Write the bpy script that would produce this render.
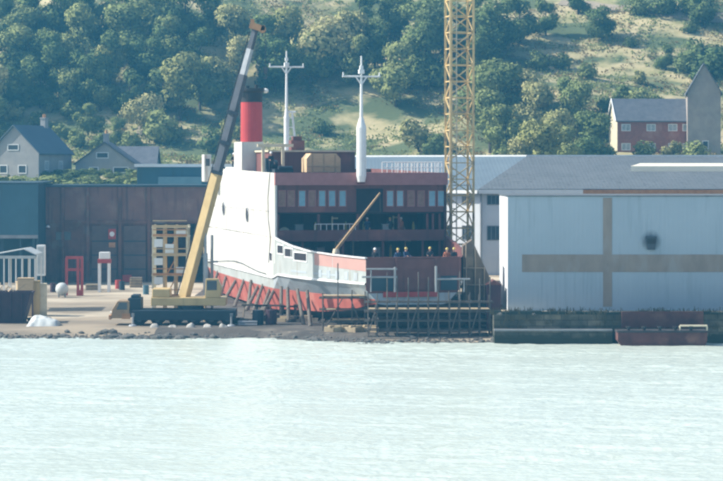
import bpy, bmesh, math, random
import numpy as np
from mathutils import Vector, Matrix

for o in list(bpy.data.objects):
    bpy.data.objects.remove(o)
S = bpy.context.scene
COL = S.collection
R = math.radians
random.seed(7)

# ------------------------------------------------------------------ camera
F, CX, HZ, CH = 2340.0, 361.5, 165.0, 13.3      # focal length in px of the 723 px wide photo, centre, horizon row, eye height (m)
cd = bpy.data.cameras.new('camera')
cam = bpy.data.objects.new('camera', cd); COL.objects.link(cam)
cam.location = (0, 0, CH); cam.rotation_euler = (R(90), 0, 0)
cd.sensor_width = 36; cd.lens = 36 * F / 723
cd.shift_y = -(240.5 - HZ) / 723
cd.clip_start = 1; cd.clip_end = 3000
S.camera = cam

# ------------------------------------------------------------------ light
SUN_AZ, SUN_EL = -85.0, 40.0     # degrees from +Y (away from the camera) towards +X; elevation
w = bpy.data.worlds.new('World'); S.world = w; w.use_nodes = True
nt = w.node_tree
sky = nt.nodes.new('ShaderNodeTexSky'); sky.sky_type = 'NISHITA'; sky.sun_disc = False
sky.sun_elevation = R(SUN_EL); sky.sun_rotation = R(SUN_AZ % 360)
sky.air_density = 1.0; sky.dust_density = 2.5; sky.ozone_density = 1.5
bg = nt.nodes['Background']; bg.inputs['Strength'].default_value = 0.11
nt.links.new(sky.outputs[0], bg.inputs['Color'])
sd = bpy.data.lights.new('sun', 'SUN'); sd.energy = 4.8; sd.angle = R(0.5); sd.color = (1.0, 0.95, 0.86)
sun = bpy.data.objects.new('sun', sd); COL.objects.link(sun)
sv = Vector((math.cos(R(SUN_EL)) * math.sin(R(SUN_AZ)), math.cos(R(SUN_EL)) * math.cos(R(SUN_AZ)), math.sin(R(SUN_EL))))
sun.rotation_euler = (-sv).to_track_quat('-Z', 'Y').to_euler()
sun.location = (-60, 150, 90)
vs = S.view_settings
S.display_settings.display_device = 'sRGB'
vs.view_transform = 'Standard'; vs.look = 'None'; vs.gamma = 1; vs.use_curve_mapping = False
vs.exposure = 0.74
S.render.engine = 'CYCLES'
S.cycles.use_denoising = True
S.cycles.max_bounces = 6; S.cycles.volume_bounces = 2; S.cycles.transparent_max_bounces = 8
S.cycles.caustics_reflective = False; S.cycles.caustics_refractive = False
S.cycles.filter_width = 2.9

# ------------------------------------------------------------------ helpers
def P(px, py, Y): return Vector(((px - CX) * Y / F, Y, CH - (py - HZ) * Y / F))
def XP(px, Y): return (px - CX) * Y / F
def ZP(py, Y): return CH - (py - HZ) * Y / F

def tag(o, label=None, cat=None, group=None, kind=None):
    if label: o['label'] = label
    if cat: o['category'] = cat
    if group: o['group'] = group
    if kind: o['kind'] = kind
    return o

def thing(name, label, cat, loc, group=None, rz=0):
    o = bpy.data.objects.new(name, None); COL.objects.link(o)
    o.location = loc; o.rotation_euler = (0, 0, rz); o.empty_display_size = 0.3
    return tag(o, label, cat, group)

def root_of(o):
    while o.parent: o = o.parent
    return o

def copy_tree(o, parent=None):
    c = o.copy(); COL.objects.link(c)
    if parent: c.parent = parent
    for ch in list(o.children): copy_tree(ch, c)
    return c

class MB:
    def __init__(s): s.v = []; s.f = []; s.m = []; s.cur = 0
    def add(s, vs_, fs):
        b = len(s.v); s.v += [tuple(p) for p in vs_]
        for f in fs: s.f.append([i + b for i in f]); s.m.append(s.cur)
        return s
    def hexa(s, p):       # 4 bottom, 4 top (same winding)
        return s.add(p, [(3, 2, 1, 0), (4, 5, 6, 7), (0, 1, 5, 4), (1, 2, 6, 5), (2, 3, 7, 6), (3, 0, 4, 7)])
    def box(s, x0, x1, y0, y1, z0, z1):
        return s.hexa([(x0, y0, z0), (x1, y0, z0), (x1, y1, z0), (x0, y1, z0), (x0, y0, z1), (x1, y0, z1), (x1, y1, z1), (x0, y1, z1)])
    def cbox(s, c, sx, sy, sz, rz=0, M=None):
        m = Matrix.Rotation(rz, 3, 'Z') if M is None else M
        c = Vector(c); q = []
        for dz in (-.5, .5):
            for dx, dy in ((-.5, -.5), (.5, -.5), (.5, .5), (-.5, .5)):
                q.append(c + m @ Vector((dx * sx, dy * sy, dz * sz)))
        return s.hexa(q)
    def tube(s, a, b, r0, r1=None, n=8, cap=True):
        r1 = r0 if r1 is None else r1
        a, b = Vector(a), Vector(b); d = (b - a).normalized()
        up = Vector((0, 0, 1)) if abs(d.z) < .95 else Vector((1, 0, 0))
        x = d.cross(up).normalized(); y = d.cross(x)
        q = []
        for c, r in ((a, r0), (b, r1)):
            for k in range(n):
                t = 2 * math.pi * k / n
                q.append(c + x * (r * math.cos(t)) + y * (r * math.sin(t)))
        fs = [(k, (k + 1) % n, n + (k + 1) % n, n + k) for k in range(n)]
        if cap: fs += [tuple(range(n - 1, -1, -1)), tuple(range(n, 2 * n))]
        return s.add(q, fs)
    def bar(s, a, b, wdt, hgt=None, w1=None, h1=None):     # rectangular bar, width horizontal
        hgt = wdt if hgt is None else hgt; w1 = w1 or wdt; h1 = h1 or hgt
        a, b = Vector(a), Vector(b); d = (b - a).normalized()
        up = Vector((0, 0, 1)) if abs(d.z) < .97 else Vector((0, 1, 0))
        x = d.cross(up).normalized(); y = x.cross(d)
        q = []
        for c, ww, hh in ((a, wdt, hgt), (b, w1, h1)):
            for i, j in ((-.5, -.5), (.5, -.5), (.5, .5), (-.5, .5)): q.append(c + x * (i * ww) + y * (j * hh))
        return s.hexa(q)
    def rbar(s, a, b, wd, ht, w1, h1, roll):
        a, b = Vector(a), Vector(b); d = (b - a).normalized(); x = d.cross(Vector((0, 0, 1))).normalized(); q = []
        rm = Matrix.Rotation(roll, 3, d); y = rm @ x.cross(d); x = rm @ x
        for c, ww, hh in ((a, wd, ht), (b, w1, h1)):
            for i, j in ((-.5, -.5), (.5, -.5), (.5, .5), (-.5, .5)): q.append(c + x * (i * ww) + y * (j * hh))
        return s.hexa(q)
    def path(s, pts, r, n=6):
        for a, b in zip(pts[:-1], pts[1:]): s.tube(a, b, r, r, n)
        return s
    def prism(s, pts, d):       # planar polygon extruded by vector d
        d = Vector(d); n = len(pts)
        q = [Vector(p) for p in pts] + [Vector(p) + d for p in pts]
        return s.add(q, [tuple(range(n - 1, -1, -1)), tuple(range(n, 2 * n))] + [(k, (k + 1) % n, n + (k + 1) % n, n + k) for k in range(n)])
    def lathe(s, c, prof, n=16):
        c = Vector(c); q = []; m = len(prof)
        for k in range(n):
            t = 2 * math.pi * k / n
            for r, z in prof: q.append(c + Vector((r * math.cos(t), r * math.sin(t), z)))
        fs = []
        for k in range(n):
            k2 = (k + 1) % n
            for j in range(m - 1): fs.append((k * m + j, k2 * m + j, k2 * m + j + 1, k * m + j + 1))
        fs.append(tuple(k * m for k in range(n - 1, -1, -1))); fs.append(tuple(k * m + m - 1 for k in range(n)))
        return s.add(q, fs)
    def build(s, name, mats, parent=None, local=False, smooth=False, bevel=0, keep=False):
        v = np.array(s.v, dtype=float).reshape(-1, 3)
        me = bpy.data.meshes.new(name); o = bpy.data.objects.new(name, me); COL.objects.link(o)
        if parent is not None:
            o.parent = parent
            if not local: v = v - np.array(root_of(parent).location)
        elif not keep:
            c = np.array([(v[:, 0].min() + v[:, 0].max()) / 2, (v[:, 1].min() + v[:, 1].max()) / 2, v[:, 2].min()])
            v = v - c; o.location = c
        me.from_pydata(v.tolist(), [], s.f)
        mats = mats if isinstance(mats, (list, tuple)) else [mats]
        for m in mats: me.materials.append(m)
        if len(mats) > 1: me.polygons.foreach_set('material_index', s.m)
        bm = bmesh.new(); bm.from_mesh(me); bmesh.ops.recalc_face_normals(bm, faces=bm.faces); bm.to_mesh(me); bm.free()
        if smooth: me.polygons.foreach_set('use_smooth', [True] * len(me.polygons))
        if bevel:
            md = o.modifiers.new('bevel', 'BEVEL'); md.width = bevel; md.segments = 2; md.limit_method = 'ANGLE'
        return o

# ------------------------------------------------------------------ materials
def mat(name, c, c2=None, rough=.8, scale=1.0, detail=5, stretch=(1, 1, 1), bump=0, bscale=None, metal=0, spec=.3,
        lo=.35, hi=.65, c3=None, s3=.3, t3=(.55, .7), wave=None, coords='Object', grime=None):
    m = bpy.data.materials.new(name); m.use_nodes = True
    n = m.node_tree; N = n.nodes; Lk = n.links.new
    b = N['Principled BSDF']
    b.inputs['Roughness'].default_value = rough; b.inputs['Metallic'].default_value = metal
    b.inputs['Specular IOR Level'].default_value = spec
    c = tuple(c) + (1,); c2 = tuple(x * .72 for x in c[:3]) if c2 is None else tuple(c2); c2 = c2 + (1,)
    tc = N.new('ShaderNodeTexCoord')
    mp = N.new('ShaderNodeMapping'); mp.inputs['Scale'].default_value = stretch
    Lk(tc.outputs[coords], mp.inputs[0])
    tx = N.new('ShaderNodeTexNoise'); tx.inputs['Scale'].default_value = scale; tx.inputs['Detail'].default_value = detail
    tx.inputs['Roughness'].default_value = .62
    Lk(mp.outputs[0], tx.inputs['Vector'])
    mr = N.new('ShaderNodeMapRange'); mr.inputs[1].default_value = lo; mr.inputs[2].default_value = hi
    Lk(tx.outputs['Fac'], mr.inputs[0])
    mx = N.new('ShaderNodeMix'); mx.data_type = 'RGBA'
    mx.inputs[6].default_value = c; mx.inputs[7].default_value = c2
    Lk(mr.outputs[0], mx.inputs[0])
    out = mx.outputs[2]
    def layer(out, col, sc, th, st):
        mp2 = N.new('ShaderNodeMapping'); mp2.inputs['Scale'].default_value = st; mp2.inputs['Location'].default_value = (3.1, 7.7, 1.3)
        Lk(tc.outputs[coords], mp2.inputs[0])
        t3n = N.new('ShaderNodeTexNoise'); t3n.inputs['Scale'].default_value = sc; t3n.inputs['Detail'].default_value = 6
        Lk(mp2.outputs[0], t3n.inputs['Vector'])
        r3 = N.new('ShaderNodeMapRange'); r3.inputs[1].default_value = th[0]; r3.inputs[2].default_value = th[1]
        Lk(t3n.outputs['Fac'], r3.inputs[0])
        m3 = N.new('ShaderNodeMix'); m3.data_type = 'RGBA'; m3.inputs[7].default_value = tuple(col) + (1,)
        Lk(out, m3.inputs[6]); Lk(r3.outputs[0], m3.inputs[0])
        return m3.outputs[2]
    if c3: out = layer(out, c3, s3, t3, stretch)
    if grime: out = layer(out, grime, .9, (.56, .75), (2.2, 2.2, .18))     # vertical runs of rust and dirt
    Lk(out, b.inputs['Base Color'])
    hsrc = None
    if wave:
        wv = N.new('ShaderNodeTexWave'); wv.bands_direction = wave[0]; wv.inputs['Scale'].default_value = wave[1]
        Lk(tc.outputs[coords], wv.inputs['Vector']); hsrc = wv.outputs['Fac']
        bp = N.new('ShaderNodeBump'); bp.inputs['Strength'].default_value = wave[2]; bp.inputs['Distance'].default_value = .05
        Lk(hsrc, bp.inputs['Height']); Lk(bp.outputs[0], b.inputs['Normal'])
    elif bump:
        t4 = N.new('ShaderNodeTexNoise'); t4.inputs['Scale'].default_value = bscale or scale * 4; t4.inputs['Detail'].default_value = 6
        Lk(mp.outputs[0], t4.inputs['Vector'])
        bp = N.new('ShaderNodeBump'); bp.inputs['Strength'].default_value = bump; bp.inputs['Distance'].default_value = .1
        Lk(t4.outputs['Fac'], bp.inputs['Height']); Lk(bp.outputs[0], b.inputs['Normal'])
    return m

def leafmat(name, c, c2, scale=.35):
    m = bpy.data.materials.new(name); m.use_nodes = True
    n = m.node_tree; N = n.nodes; Lk = n.links.new
    N.remove(N['Principled BSDF'])
    tc = N.new('ShaderNodeTexCoord'); tx = N.new('ShaderNodeTexNoise'); tx.inputs['Scale'].default_value = scale; tx.inputs['Detail'].default_value = 4
    Lk(tc.outputs['Object'], tx.inputs['Vector'])
    oi = N.new('ShaderNodeObjectInfo')
    ad = N.new('ShaderNodeMath'); ad.operation = 'MULTIPLY_ADD'; ad.inputs[1].default_value = .55; ad.inputs[2].default_value = -.27
    Lk(oi.outputs['Random'], ad.inputs[0])
    a2 = N.new('ShaderNodeMath'); a2.operation = 'ADD'; Lk(ad.outputs[0], a2.inputs[0]); Lk(tx.outputs['Fac'], a2.inputs[1])
    mr = N.new('ShaderNodeMapRange'); mr.inputs[1].default_value = .25; mr.inputs[2].default_value = .75; Lk(a2.outputs[0], mr.inputs[0])
    mx = N.new('ShaderNodeMix'); mx.data_type = 'RGBA'; mx.inputs[6].default_value = tuple(c) + (1,); mx.inputs[7].default_value = tuple(c2) + (1,)
    Lk(mr.outputs[0], mx.inputs[0])
    d = N.new('ShaderNodeBsdfDiffuse'); t = N.new('ShaderNodeBsdfTranslucent')
    Lk(mx.outputs[2], d.inputs[0]); Lk(mx.outputs[2], t.inputs[0])
    ms = N.new('ShaderNodeMixShader'); ms.inputs[0].default_value = .22
    Lk(d.outputs[0], ms.inputs[1]); Lk(t.outputs[0], ms.inputs[2]); Lk(ms.outputs[0], N['Material Output'].inputs[0])
    return m

M = {}
M['white'] = mat('ship_white_paint', (.66, .66, .62), (.55, .55, .51), rough=.45, scale=.5, grime=(.36, .27, .19))
M['white3'] = mat('weathered_hull_white', (.40, .43, .42), (.33, .36, .35), rough=.5, scale=.7, grime=(.26, .22, .17))
M['white2'] = mat('white_paint', (.78, .79, .77), (.70, .71, .70), rough=.5, scale=1.5)
M['hullgrey'] = mat('hull_grey_blue', (.42, .47, .50), (.34, .40, .44), rough=.5, scale=.8, grime=(.30, .28, .27))
M['pink'] = mat('pink_primer', (.46, .27, .235), (.42, .25, .22), rough=.8, scale=.9)
M['red'] = mat('red_boot_topping', (.40, .105, .08), (.32, .085, .065), rough=.6, scale=.7, c3=(.46, .17, .13), s3=.45, grime=(.26, .08, .06))
M['antifoul'] = mat('dark_antifouling', (.055, .05, .055), (.035, .03, .03), rough=.8)
M['primer'] = mat('brown_red_primer', (.17, .07, .064), (.135, .055, .052), rough=.75, scale=.8, grime=(.07, .04, .04), c3=(.23, .095, .08), s3=.5)
M['fascia'] = mat('fascia_primer', (.36, .17, .165), (.29, .135, .13), rough=.7, scale=1.2)
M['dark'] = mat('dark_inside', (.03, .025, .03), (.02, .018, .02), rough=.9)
M['skypane'] = mat('sky_reflection_glazing', (.20, .40, .49), (.16, .34, .43), rough=.25, scale=2, spec=.6)  # opaque pale blue paints in the sky mirrored by the panes
M['brownpane'] = mat('boarded_pane', (.30, .19, .15), (.23, .14, .11), rough=.8, scale=3)
M['funnel'] = mat('funnel_red', (.47, .05, .05), (.40, .04, .045), rough=.45, scale=.8)
M['black'] = mat('black_paint', (.02, .02, .022), (.03, .03, .032), rough=.55)
M['tan'] = mat('tan_plywood', (.56, .42, .25), (.46, .34, .20), rough=.8, scale=2, stretch=(1, 1, 6))
M['cream'] = mat('cream_paint', (.66, .60, .44), (.55, .48, .34), rough=.6, scale=2)
M['yellow'] = mat('crane_yellow', (.56, .41, .19), (.46, .33, .15), rough=.5, scale=.9, grime=(.36, .27, .13))
M['paleyellow'] = mat('mast_pale_yellow', (.72, .54, .26), (.58, .43, .20), rough=.6, scale=1.2, c3=(.28, .20, .12), s3=1.5)
M['boomgrey'] = mat('boom_dark_grey', (.07, .08, .10), (.05, .06, .075), rough=.45, scale=1.2)
M['boomlight'] = mat('boom_light_grey', (.38, .40, .42), (.30, .32, .34), rough=.4)
M['orange'] = mat('rust_orange', (.50, .27, .13), (.38, .19, .09), rough=.7, scale=2)
M['chassis'] = mat('chassis_dark', (.025, .04, .055), (.018, .03, .04), rough=.6, scale=2)
M['tyre'] = mat('tyre_rubber', (.018, .018, .02), (.03, .03, .03), rough=.9)
M['steel'] = mat('galvanised_steel', (.30, .31, .32), (.22, .23, .24), rough=.5, metal=.3)
M['scaff'] = mat('scaffold_tube', (.13, .12, .11), (.08, .065, .055), rough=.65, scale=2)
M['timber'] = mat('weathered_timber', (.30, .25, .19), (.20, .16, .12), rough=.9, scale=3, stretch=(1, 1, .3))
M['cabbrown'] = mat('worn_cab_paint', (.36, .25, .14), (.26, .18, .11), rough=.6, scale=2)
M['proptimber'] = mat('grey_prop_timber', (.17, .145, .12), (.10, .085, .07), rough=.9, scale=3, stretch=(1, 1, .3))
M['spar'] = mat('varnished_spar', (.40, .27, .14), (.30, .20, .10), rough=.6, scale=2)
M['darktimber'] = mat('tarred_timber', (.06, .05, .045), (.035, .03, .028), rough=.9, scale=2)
M['board'] = mat('scaffold_board', (.44, .35, .22), (.32, .25, .16), rough=.9, scale=2)
M['tealshed'] = mat('teal_sheeting', (.055, .125, .165), (.045, .105, .14), rough=.6, scale=.4, wave=('X', 2.2, .35), grime=(.05, .09, .11))
M['tealdark'] = mat('teal_dark_sheeting', (.04, .07, .09), (.03, .055, .07), rough=.7, scale=.4)
M['brownhall'] = mat('brown_sheet_wall', (.21, .115, .095), (.15, .085, .08), rough=.75, scale=.35, wave=('X', 2.0, .3), grime=(.065, .05, .055), c3=(.24, .16, .13), s3=.35)
M['brownhall2'] = mat('brown_brick_base', (.20, .10, .082), (.10, .06, .055), rough=.85, scale=.5, c3=(.19, .15, .135), s3=.5, grime=(.08, .05, .045))
M['door'] = mat('hall_door_slate', (.15, .105, .095), (.11, .08, .078), rough=.7, scale=.6, wave=('X', 3, .3))
M['teallight'] = mat('light_teal_panel', (.17, .30, .36), (.14, .26, .32), rough=.6, wave=('X', 1.5, .2))
M['palehall'] = mat('pale_hall_render', (.66, .68, .69), (.58, .60, .62), rough=.8, scale=.4, grime=(.48, .50, .52))
M['slate'] = mat('slate_sheet_roof', (.125, .14, .152), (.105, .12, .132), rough=.75, scale=.3, wave=('X', .8, .15), grime=(.06, .07, .08), spec=.15)
M['slate2'] = mat('paler_sheet_roof', (.13, .17, .20), (.11, .145, .175), rough=.75, spec=.15, scale=.3, wave=('X', .8, .15))
M['bluewall'] = mat('pale_blue_white_wall', (.36, .43, .485), (.33, .40, .455), rough=.75, scale=.25, grime=(.28, .34, .385), c3=(.33, .385, .43), s3=.15, wave=('X', .9, .12))
M['greyband'] = mat('grey_band_paint', (.30, .255, .215), (.24, .205, .175), rough=.85, scale=1.0, stretch=(1, 1, .4), c3=(.30, .28, .26), s3=.9)
M['stain'] = mat('soot_stain', (.14, .16, .17), (.24, .27, .29), rough=.9, scale=2)
M['stone'] = mat('quay_masonry', (.11, .115, .085), (.05, .056, .045), rough=.95, scale=.6, bump=.6, bscale=2, c3=(.19, .17, .14), s3=.7)
M['weed'] = mat('quay_weed', (.03, .04, .035), (.02, .03, .025), rough=.9, scale=1)
M['rust'] = mat('rusty_plate', (.13, .05, .045), (.07, .03, .03), rough=.85, scale=.7, c3=(.18, .09, .07), s3=.5)
M['brick'] = mat('red_brick', (.34, .13, .09), (.25, .10, .075), rough=.9, scale=2, c3=(.38, .19, .14), s3=.6)
M['roughcast'] = mat('grey_roughcast', (.40, .34, .29), (.30, .26, .23), rough=.95, scale=.6, bump=.3, bscale=5)
M['cast2'] = mat('buff_roughcast', (.36, .35, .34), (.30, .30, .30), rough=.95, scale=.8)
M['tile'] = mat('slate_tiles', (.12, .13, .15), (.085, .095, .115), rough=.7, scale=1.2, wave=('Z', 3, .3))
M['rooflight'] = mat('cream_roof_vent', (.72, .68, .55), (.66, .62, .50), rough=.6)
M['glass'] = mat('window_glass', (.05, .065, .08), (.03, .045, .06), rough=.12, spec=.6)
M['curtain'] = mat('netted_pane', (.42, .46, .48), (.25, .30, .33), rough=.4, scale=3)
M['redpaint'] = mat('red_paint', (.42, .06, .055), (.34, .05, .05), rough=.55, scale=2)
M['maroon'] = mat('maroon_steel', (.065, .028, .04), (.045, .02, .03), rough=.7, scale=1.5)
M['sack'] = mat('sack_cloth', (.42, .40, .36), (.32, .31, .28), rough=.9, scale=3)
M['tarp'] = mat('pale_tarpaulin', (.52, .54, .52), (.40, .43, .43), rough=.7, scale=1.5)
M['canvas'] = mat('brown_canvas', (.17, .135, .10), (.12, .095, .075), rough=.9, scale=1.2, c3=(.22, .18, .13), s3=.7)
M['concrete'] = mat('yard_concrete', (.30, .245, .175), (.155, .13, .10), rough=.95, scale=.16, stretch=(.5, 1, 1), bump=.4, bscale=3, c3=(.42, .36, .27), s3=.09, t3=(.5, .6), )
M['rock'] = mat('shore_rock', (.16, .155, .14), (.08, .08, .075), rough=.95, scale=1.5, bump=.5)
M['grass'] = mat('hill_grass', (.28, .26, .12), (.50, .41, .24), rough=1, scale=.16, detail=10, bump=1.0, bscale=1.6, c3=(.09, .115, .05), s3=.11, t3=(.46, .56))
M['pathdirt'] = mat('path_dirt', (.34, .28, .21), (.26, .22, .16), rough=1, scale=.8)
M['bark'] = mat('bark', (.085, .065, .05), (.05, .04, .03), rough=.95, scale=3)
M['bracken'] = leafmat('bracken_brown', (.20, .15, .07), (.33, .25, .13))
M['weedgreen'] = mat('weed_green', (.07, .065, .04), (.12, .10, .06), rough=1, scale=1)
M['leafA'] = leafmat('leaf_mid_green', (.155, .20, .075), (.27, .295, .12))
M['leafB'] = leafmat('leaf_dark_green', (.105, .15, .06), (.18, .22, .09))
M['leafC'] = leafmat('leaf_yellow_green', (.27, .28, .11), (.42, .39, .19))
M['skin'] = mat('skin', (.50, .30, .22), (.45, .27, .2), rough=.6)
M['overall_blue'] = mat('blue_overalls', (.035, .06, .13), (.025, .045, .10), rough=.9, scale=4)
M['overall_dark'] = mat('dark_overalls', (.03, .032, .04), (.02, .022, .03), rough=.9, scale=4)
M['overall_orange'] = mat('orange_jacket', (.34, .13, .07), (.28, .10, .05), rough=.9, scale=4)
M['hat_yellow'] = mat('yellow_hard_hat', (.55, .44, .12), (.50, .40, .10), rough=.35)
M['rim'] = mat('dark_rim', (.10, .11, .12), (.07, .075, .08), rough=.6)
M['hat_white'] = mat('white_hard_hat', (.80, .80, .78), (.75, .75, .73), rough=.35)

# ------------------------------------------------------------------ ground, hill, water
def sstep(a, b, x):
    t = min(1, max(0, (x - a) / (b - a))); return t * t * (3 - 2 * t)
def shore(x):
    return 180.0 - 4.6 * sstep(-9, 2, x) + .5 * math.sin(x * .5) * (1 if x < -5 else .3)
def ghash(i, j):
    n = (i * 374761393 + j * 668265263) & 0xffffffff
    n = ((n ^ (n >> 13)) * 1274126177) & 0xffffffff
    return ((n ^ (n >> 16)) & 0xffff) / 65535.0
def vnoise(x, y):
    i, j = math.floor(x), math.floor(y); u, v = x - i, y - j
    u = u * u * (3 - 2 * u); v = v * v * (3 - 2 * v)
    a, b, c, d = ghash(i, j), ghash(i + 1, j), ghash(i, j + 1), ghash(i + 1, j + 1)
    return (a + (b - a) * u) * (1 - v) + (c + (d - c) * u) * v - .5
def terrain(x, y):
    if y < 262:
        if x > 10.6: return 2.1 if y > 177 else -2.0
        t = y - shore(x)
        if t < 0: return max(-2, t * .22)
        z = .45 * min(1, t / 2.2) + .012 * max(0, min(y, 205) - 183)
        return z + .12 * vnoise(x * .3, y * .3) * min(1, t / 3)
    base = 2.1 if x > 10.6 else .75
    z = base + (12 - base) * sstep(256, 302, y)
    z += 2.6 * max(0, min(1, (y - 308) / 38))
    if y > 348:
        z += (y - 348) * .42 if y < 500 else 152 * .42 + (y - 500) * .12
    if y > 300:
        k = min(1, (y - 300) / 60)
        z += k * (5 * vnoise(x / 34, y / 30) + 2.0 * vnoise(x / 12 + 5, y / 11))
    return z
def at_ground(px, py, y0=263, y1=540):
    y = y0
    while y < y1:
        p = P(px, py, y)
        if terrain(p.x, y) >= p.z: return Vector((p.x, y, terrain(p.x, y)))
        y += .5
    return Vector((XP(px, y1), y1, terrain(XP(px, y1), y1)))

def axis(*segs):
    out = []
    for a, b, s in segs:
        n = max(1, round((b - a) / s)); out += [a + (b - a) * i / n for i in range(n)]
    out.append(segs[-1][1]); return out
def sheet(name, xs, ys, zf, m, smooth=True):
    nx = len(xs)
    v = [(x, y, zf(x, y)) for y in ys for x in xs]
    f = [(j * nx + i, j * nx + i + 1, (j + 1) * nx + i + 1, (j + 1) * nx + i) for j in range(len(ys) - 1) for i in range(nx - 1)]
    me = bpy.data.meshes.new(name); me.from_pydata(v, [], f); me.materials.append(m)
    if smooth: me.polygons.foreach_set('use_smooth', [True] * len(me.polygons))
    o = bpy.data.objects.new(name, me); COL.objects.link(o); o['kind'] = 'structure'
    return o

sheet('yard', axis((-280, -60, 20), (-60, -36, 1.5), (-36, 10.4, .5), (10.4, 10.8, .4), (10.8, 45, 5), (45, 280, 25)), axis((165, 186, .4), (186, 262, 1.2)), terrain, M['concrete'])
def blockmat():
    m = mat('quay_blocks', (.13, .125, .10), (.06, .062, .05), rough=.95, scale=.8, c3=(.21, .19, .15), s3=.5); n_ = m.node_tree; N = n_.nodes; Lk = n_.links.new; b_ = N['Principled BSDF']
    src = b_.inputs['Base Color'].links[0].from_socket; tc_n = N.new('ShaderNodeTexCoord'); sp = N.new('ShaderNodeSeparateXYZ'); cb_ = N.new('ShaderNodeCombineXYZ')
    Lk(tc_n.outputs['Object'], sp.inputs[0]); Lk(sp.outputs['X'], cb_.inputs['X']); Lk(sp.outputs['Z'], cb_.inputs['Y'])
    br = N.new('ShaderNodeTexBrick'); br.inputs['Scale'].default_value = 1.0; br.inputs['Brick Width'].default_value = 1.3; br.inputs['Row Height'].default_value = .45; br.inputs['Mortar Size'].default_value = .03
    br.inputs['Color1'].default_value = (1.15, 1.1, 1.0, 1); br.inputs['Color2'].default_value = (.6, .62, .62, 1); br.inputs['Mortar'].default_value = (.35, .35, .35, 1)
    Lk(cb_.outputs[0], br.inputs['Vector']); mu = N.new('ShaderNodeMix'); mu.data_type = 'RGBA'; mu.blend_type = 'MULTIPLY'; mu.inputs[0].default_value = .85; Lk(src, mu.inputs[6]); Lk(br.outputs['Color'], mu.inputs[7])
    nz_ = N.new('ShaderNodeTexNoise'); nz_.inputs['Scale'].default_value = 1.1; nz_.inputs['Detail'].default_value = 6; Lk(tc_n.outputs['Object'], nz_.inputs['Vector'])
    ad_ = N.new('ShaderNodeMath'); ad_.operation = 'MULTIPLY_ADD'; ad_.inputs[1].default_value = 1.4; Lk(nz_.outputs['Fac'], ad_.inputs[0]); Lk(sp.outputs['Z'], ad_.inputs[2])
    rg = N.new('ShaderNodeMapRange'); rg.inputs[1].default_value = 2.2; rg.inputs[2].default_value = 2.55; rg.inputs[3].default_value = 1; rg.inputs[4].default_value = 0; Lk(ad_.outputs[0], rg.inputs[0])
    mw = N.new('ShaderNodeMix'); mw.data_type = 'RGBA'; mw.inputs[7].default_value = (.028, .034, .024, 1); Lk(rg.outputs[0], mw.inputs[0]); Lk(mu.outputs[2], mw.inputs[6]); Lk(mw.outputs[2], b_.inputs['Base Color'])
    bq = N.new('ShaderNodeBump'); bq.inputs['Strength'].default_value = .6; bq.inputs['Distance'].default_value = .06; Lk(br.outputs['Fac'], bq.inputs['Height']); bq.invert = True; Lk(bq.outputs[0], b_.inputs['Normal'])
    return m
M['quayblocks'] = blockmat()
M['slip'] = mat('shade_dark_slipway', (.10, .088, .075), (.055, .05, .045), rough=.9, scale=.35, bump=.4, bscale=3, c3=(.17, .15, .12), s3=.3)  # dark colour stands in for shade on the ground beneath the ship
sheet('slipway', axis((-16, 9.6, .6)), axis((176.4, 250, .8)), lambda x, y: terrain(max(min(x, 9.6), -16 + .0), y) + .03, M['slip']).data.transform(Matrix.Identity(4))  # dark sheet over the yard, painting shade below hull and stern
sheet('hill', axis((-280, -90, 12), (-90, 90, 2), (90, 280, 12)), axis((262, 300, 2), (300, 440, 1.7), (440, 600, 10)), lambda x, y: terrain(x, max(y, 262.01)), M['grass'])

# water: real waves, fine where the camera sees it
rs = np.random.RandomState(4)
WV = []
for k in range(46):
    lam = .75 * (1.13 ** (k % 24)) * rs.uniform(.85, 1.15)
    th = R(rs.normal(88, 24)); amp = .0165 * lam ** .3 / (1 + (lam / 3.2) ** 2) * rs.uniform(.5, 1.2)
    WV.append((2 * math.pi / lam * math.cos(th), 2 * math.pi / lam * math.sin(th), rs.uniform(0, 6.28), amp))
wm = bpy.data.materials.new('river_water'); wm.use_nodes = True
n = wm.node_tree; b = n.nodes['Principled BSDF']
b.inputs['Base Color'].default_value = (.50, .56, .50, 1); b.inputs['Roughness'].default_value = .22; b.inputs['IOR'].default_value = 1.33
b.inputs['Specular IOR Level'].default_value = .5
tc = n.nodes.new('ShaderNodeTexCoord'); tn = n.nodes.new('ShaderNodeTexNoise'); tn.inputs['Scale'].default_value = 3.0; tn.inputs['Detail'].default_value = 4
mpw = n.nodes.new('ShaderNodeMapping'); mpw.inputs['Scale'].default_value = (.6, 1, 1)
n.links.new(tc.outputs['Object'], mpw.inputs[0]); n.links.new(mpw.outputs[0], tn.inputs['Vector'])
bp = n.nodes.new('ShaderNodeBump'); bp.inputs['Strength'].default_value = .8; bp.inputs['Distance'].default_value = .12
n.links.new(tn.outputs['Fac'], bp.inputs['Height']); n.links.new(bp.outputs[0], b.inputs['Normal'])
wx = np.array(axis((-280, -40, 8), (-40, 40, .3), (40, 280, 8))); wy = np.array(axis((-50, 60, 6), (60, 92, 1), (92, 183, .26), (183, 200, 4)))
gx, gy = np.meshgrid(wx, wy); gz = np.zeros_like(gx)
for kx, ky, ph, a in WV: 
    s_ = np.sin(kx * gx + ky * gy + ph); gz += a * (s_ + .25 * (2 * np.abs(s_) - 1) * -1)
patch = .62 + .38 * np.sin(gx * .11 + gy * .23 + 1) * np.sin(gy * .31 - gx * .05)
gz = gz * patch * np.clip((250 - np.abs(gx)) / 200, 0, 1)
nx = len(wx); idx = np.arange(gx.size).reshape(gx.shape)
fq = np.stack([idx[:-1, :-1], idx[:-1, 1:], idx[1:, 1:], idx[1:, :-1]], -1).reshape(-1, 4)
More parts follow.
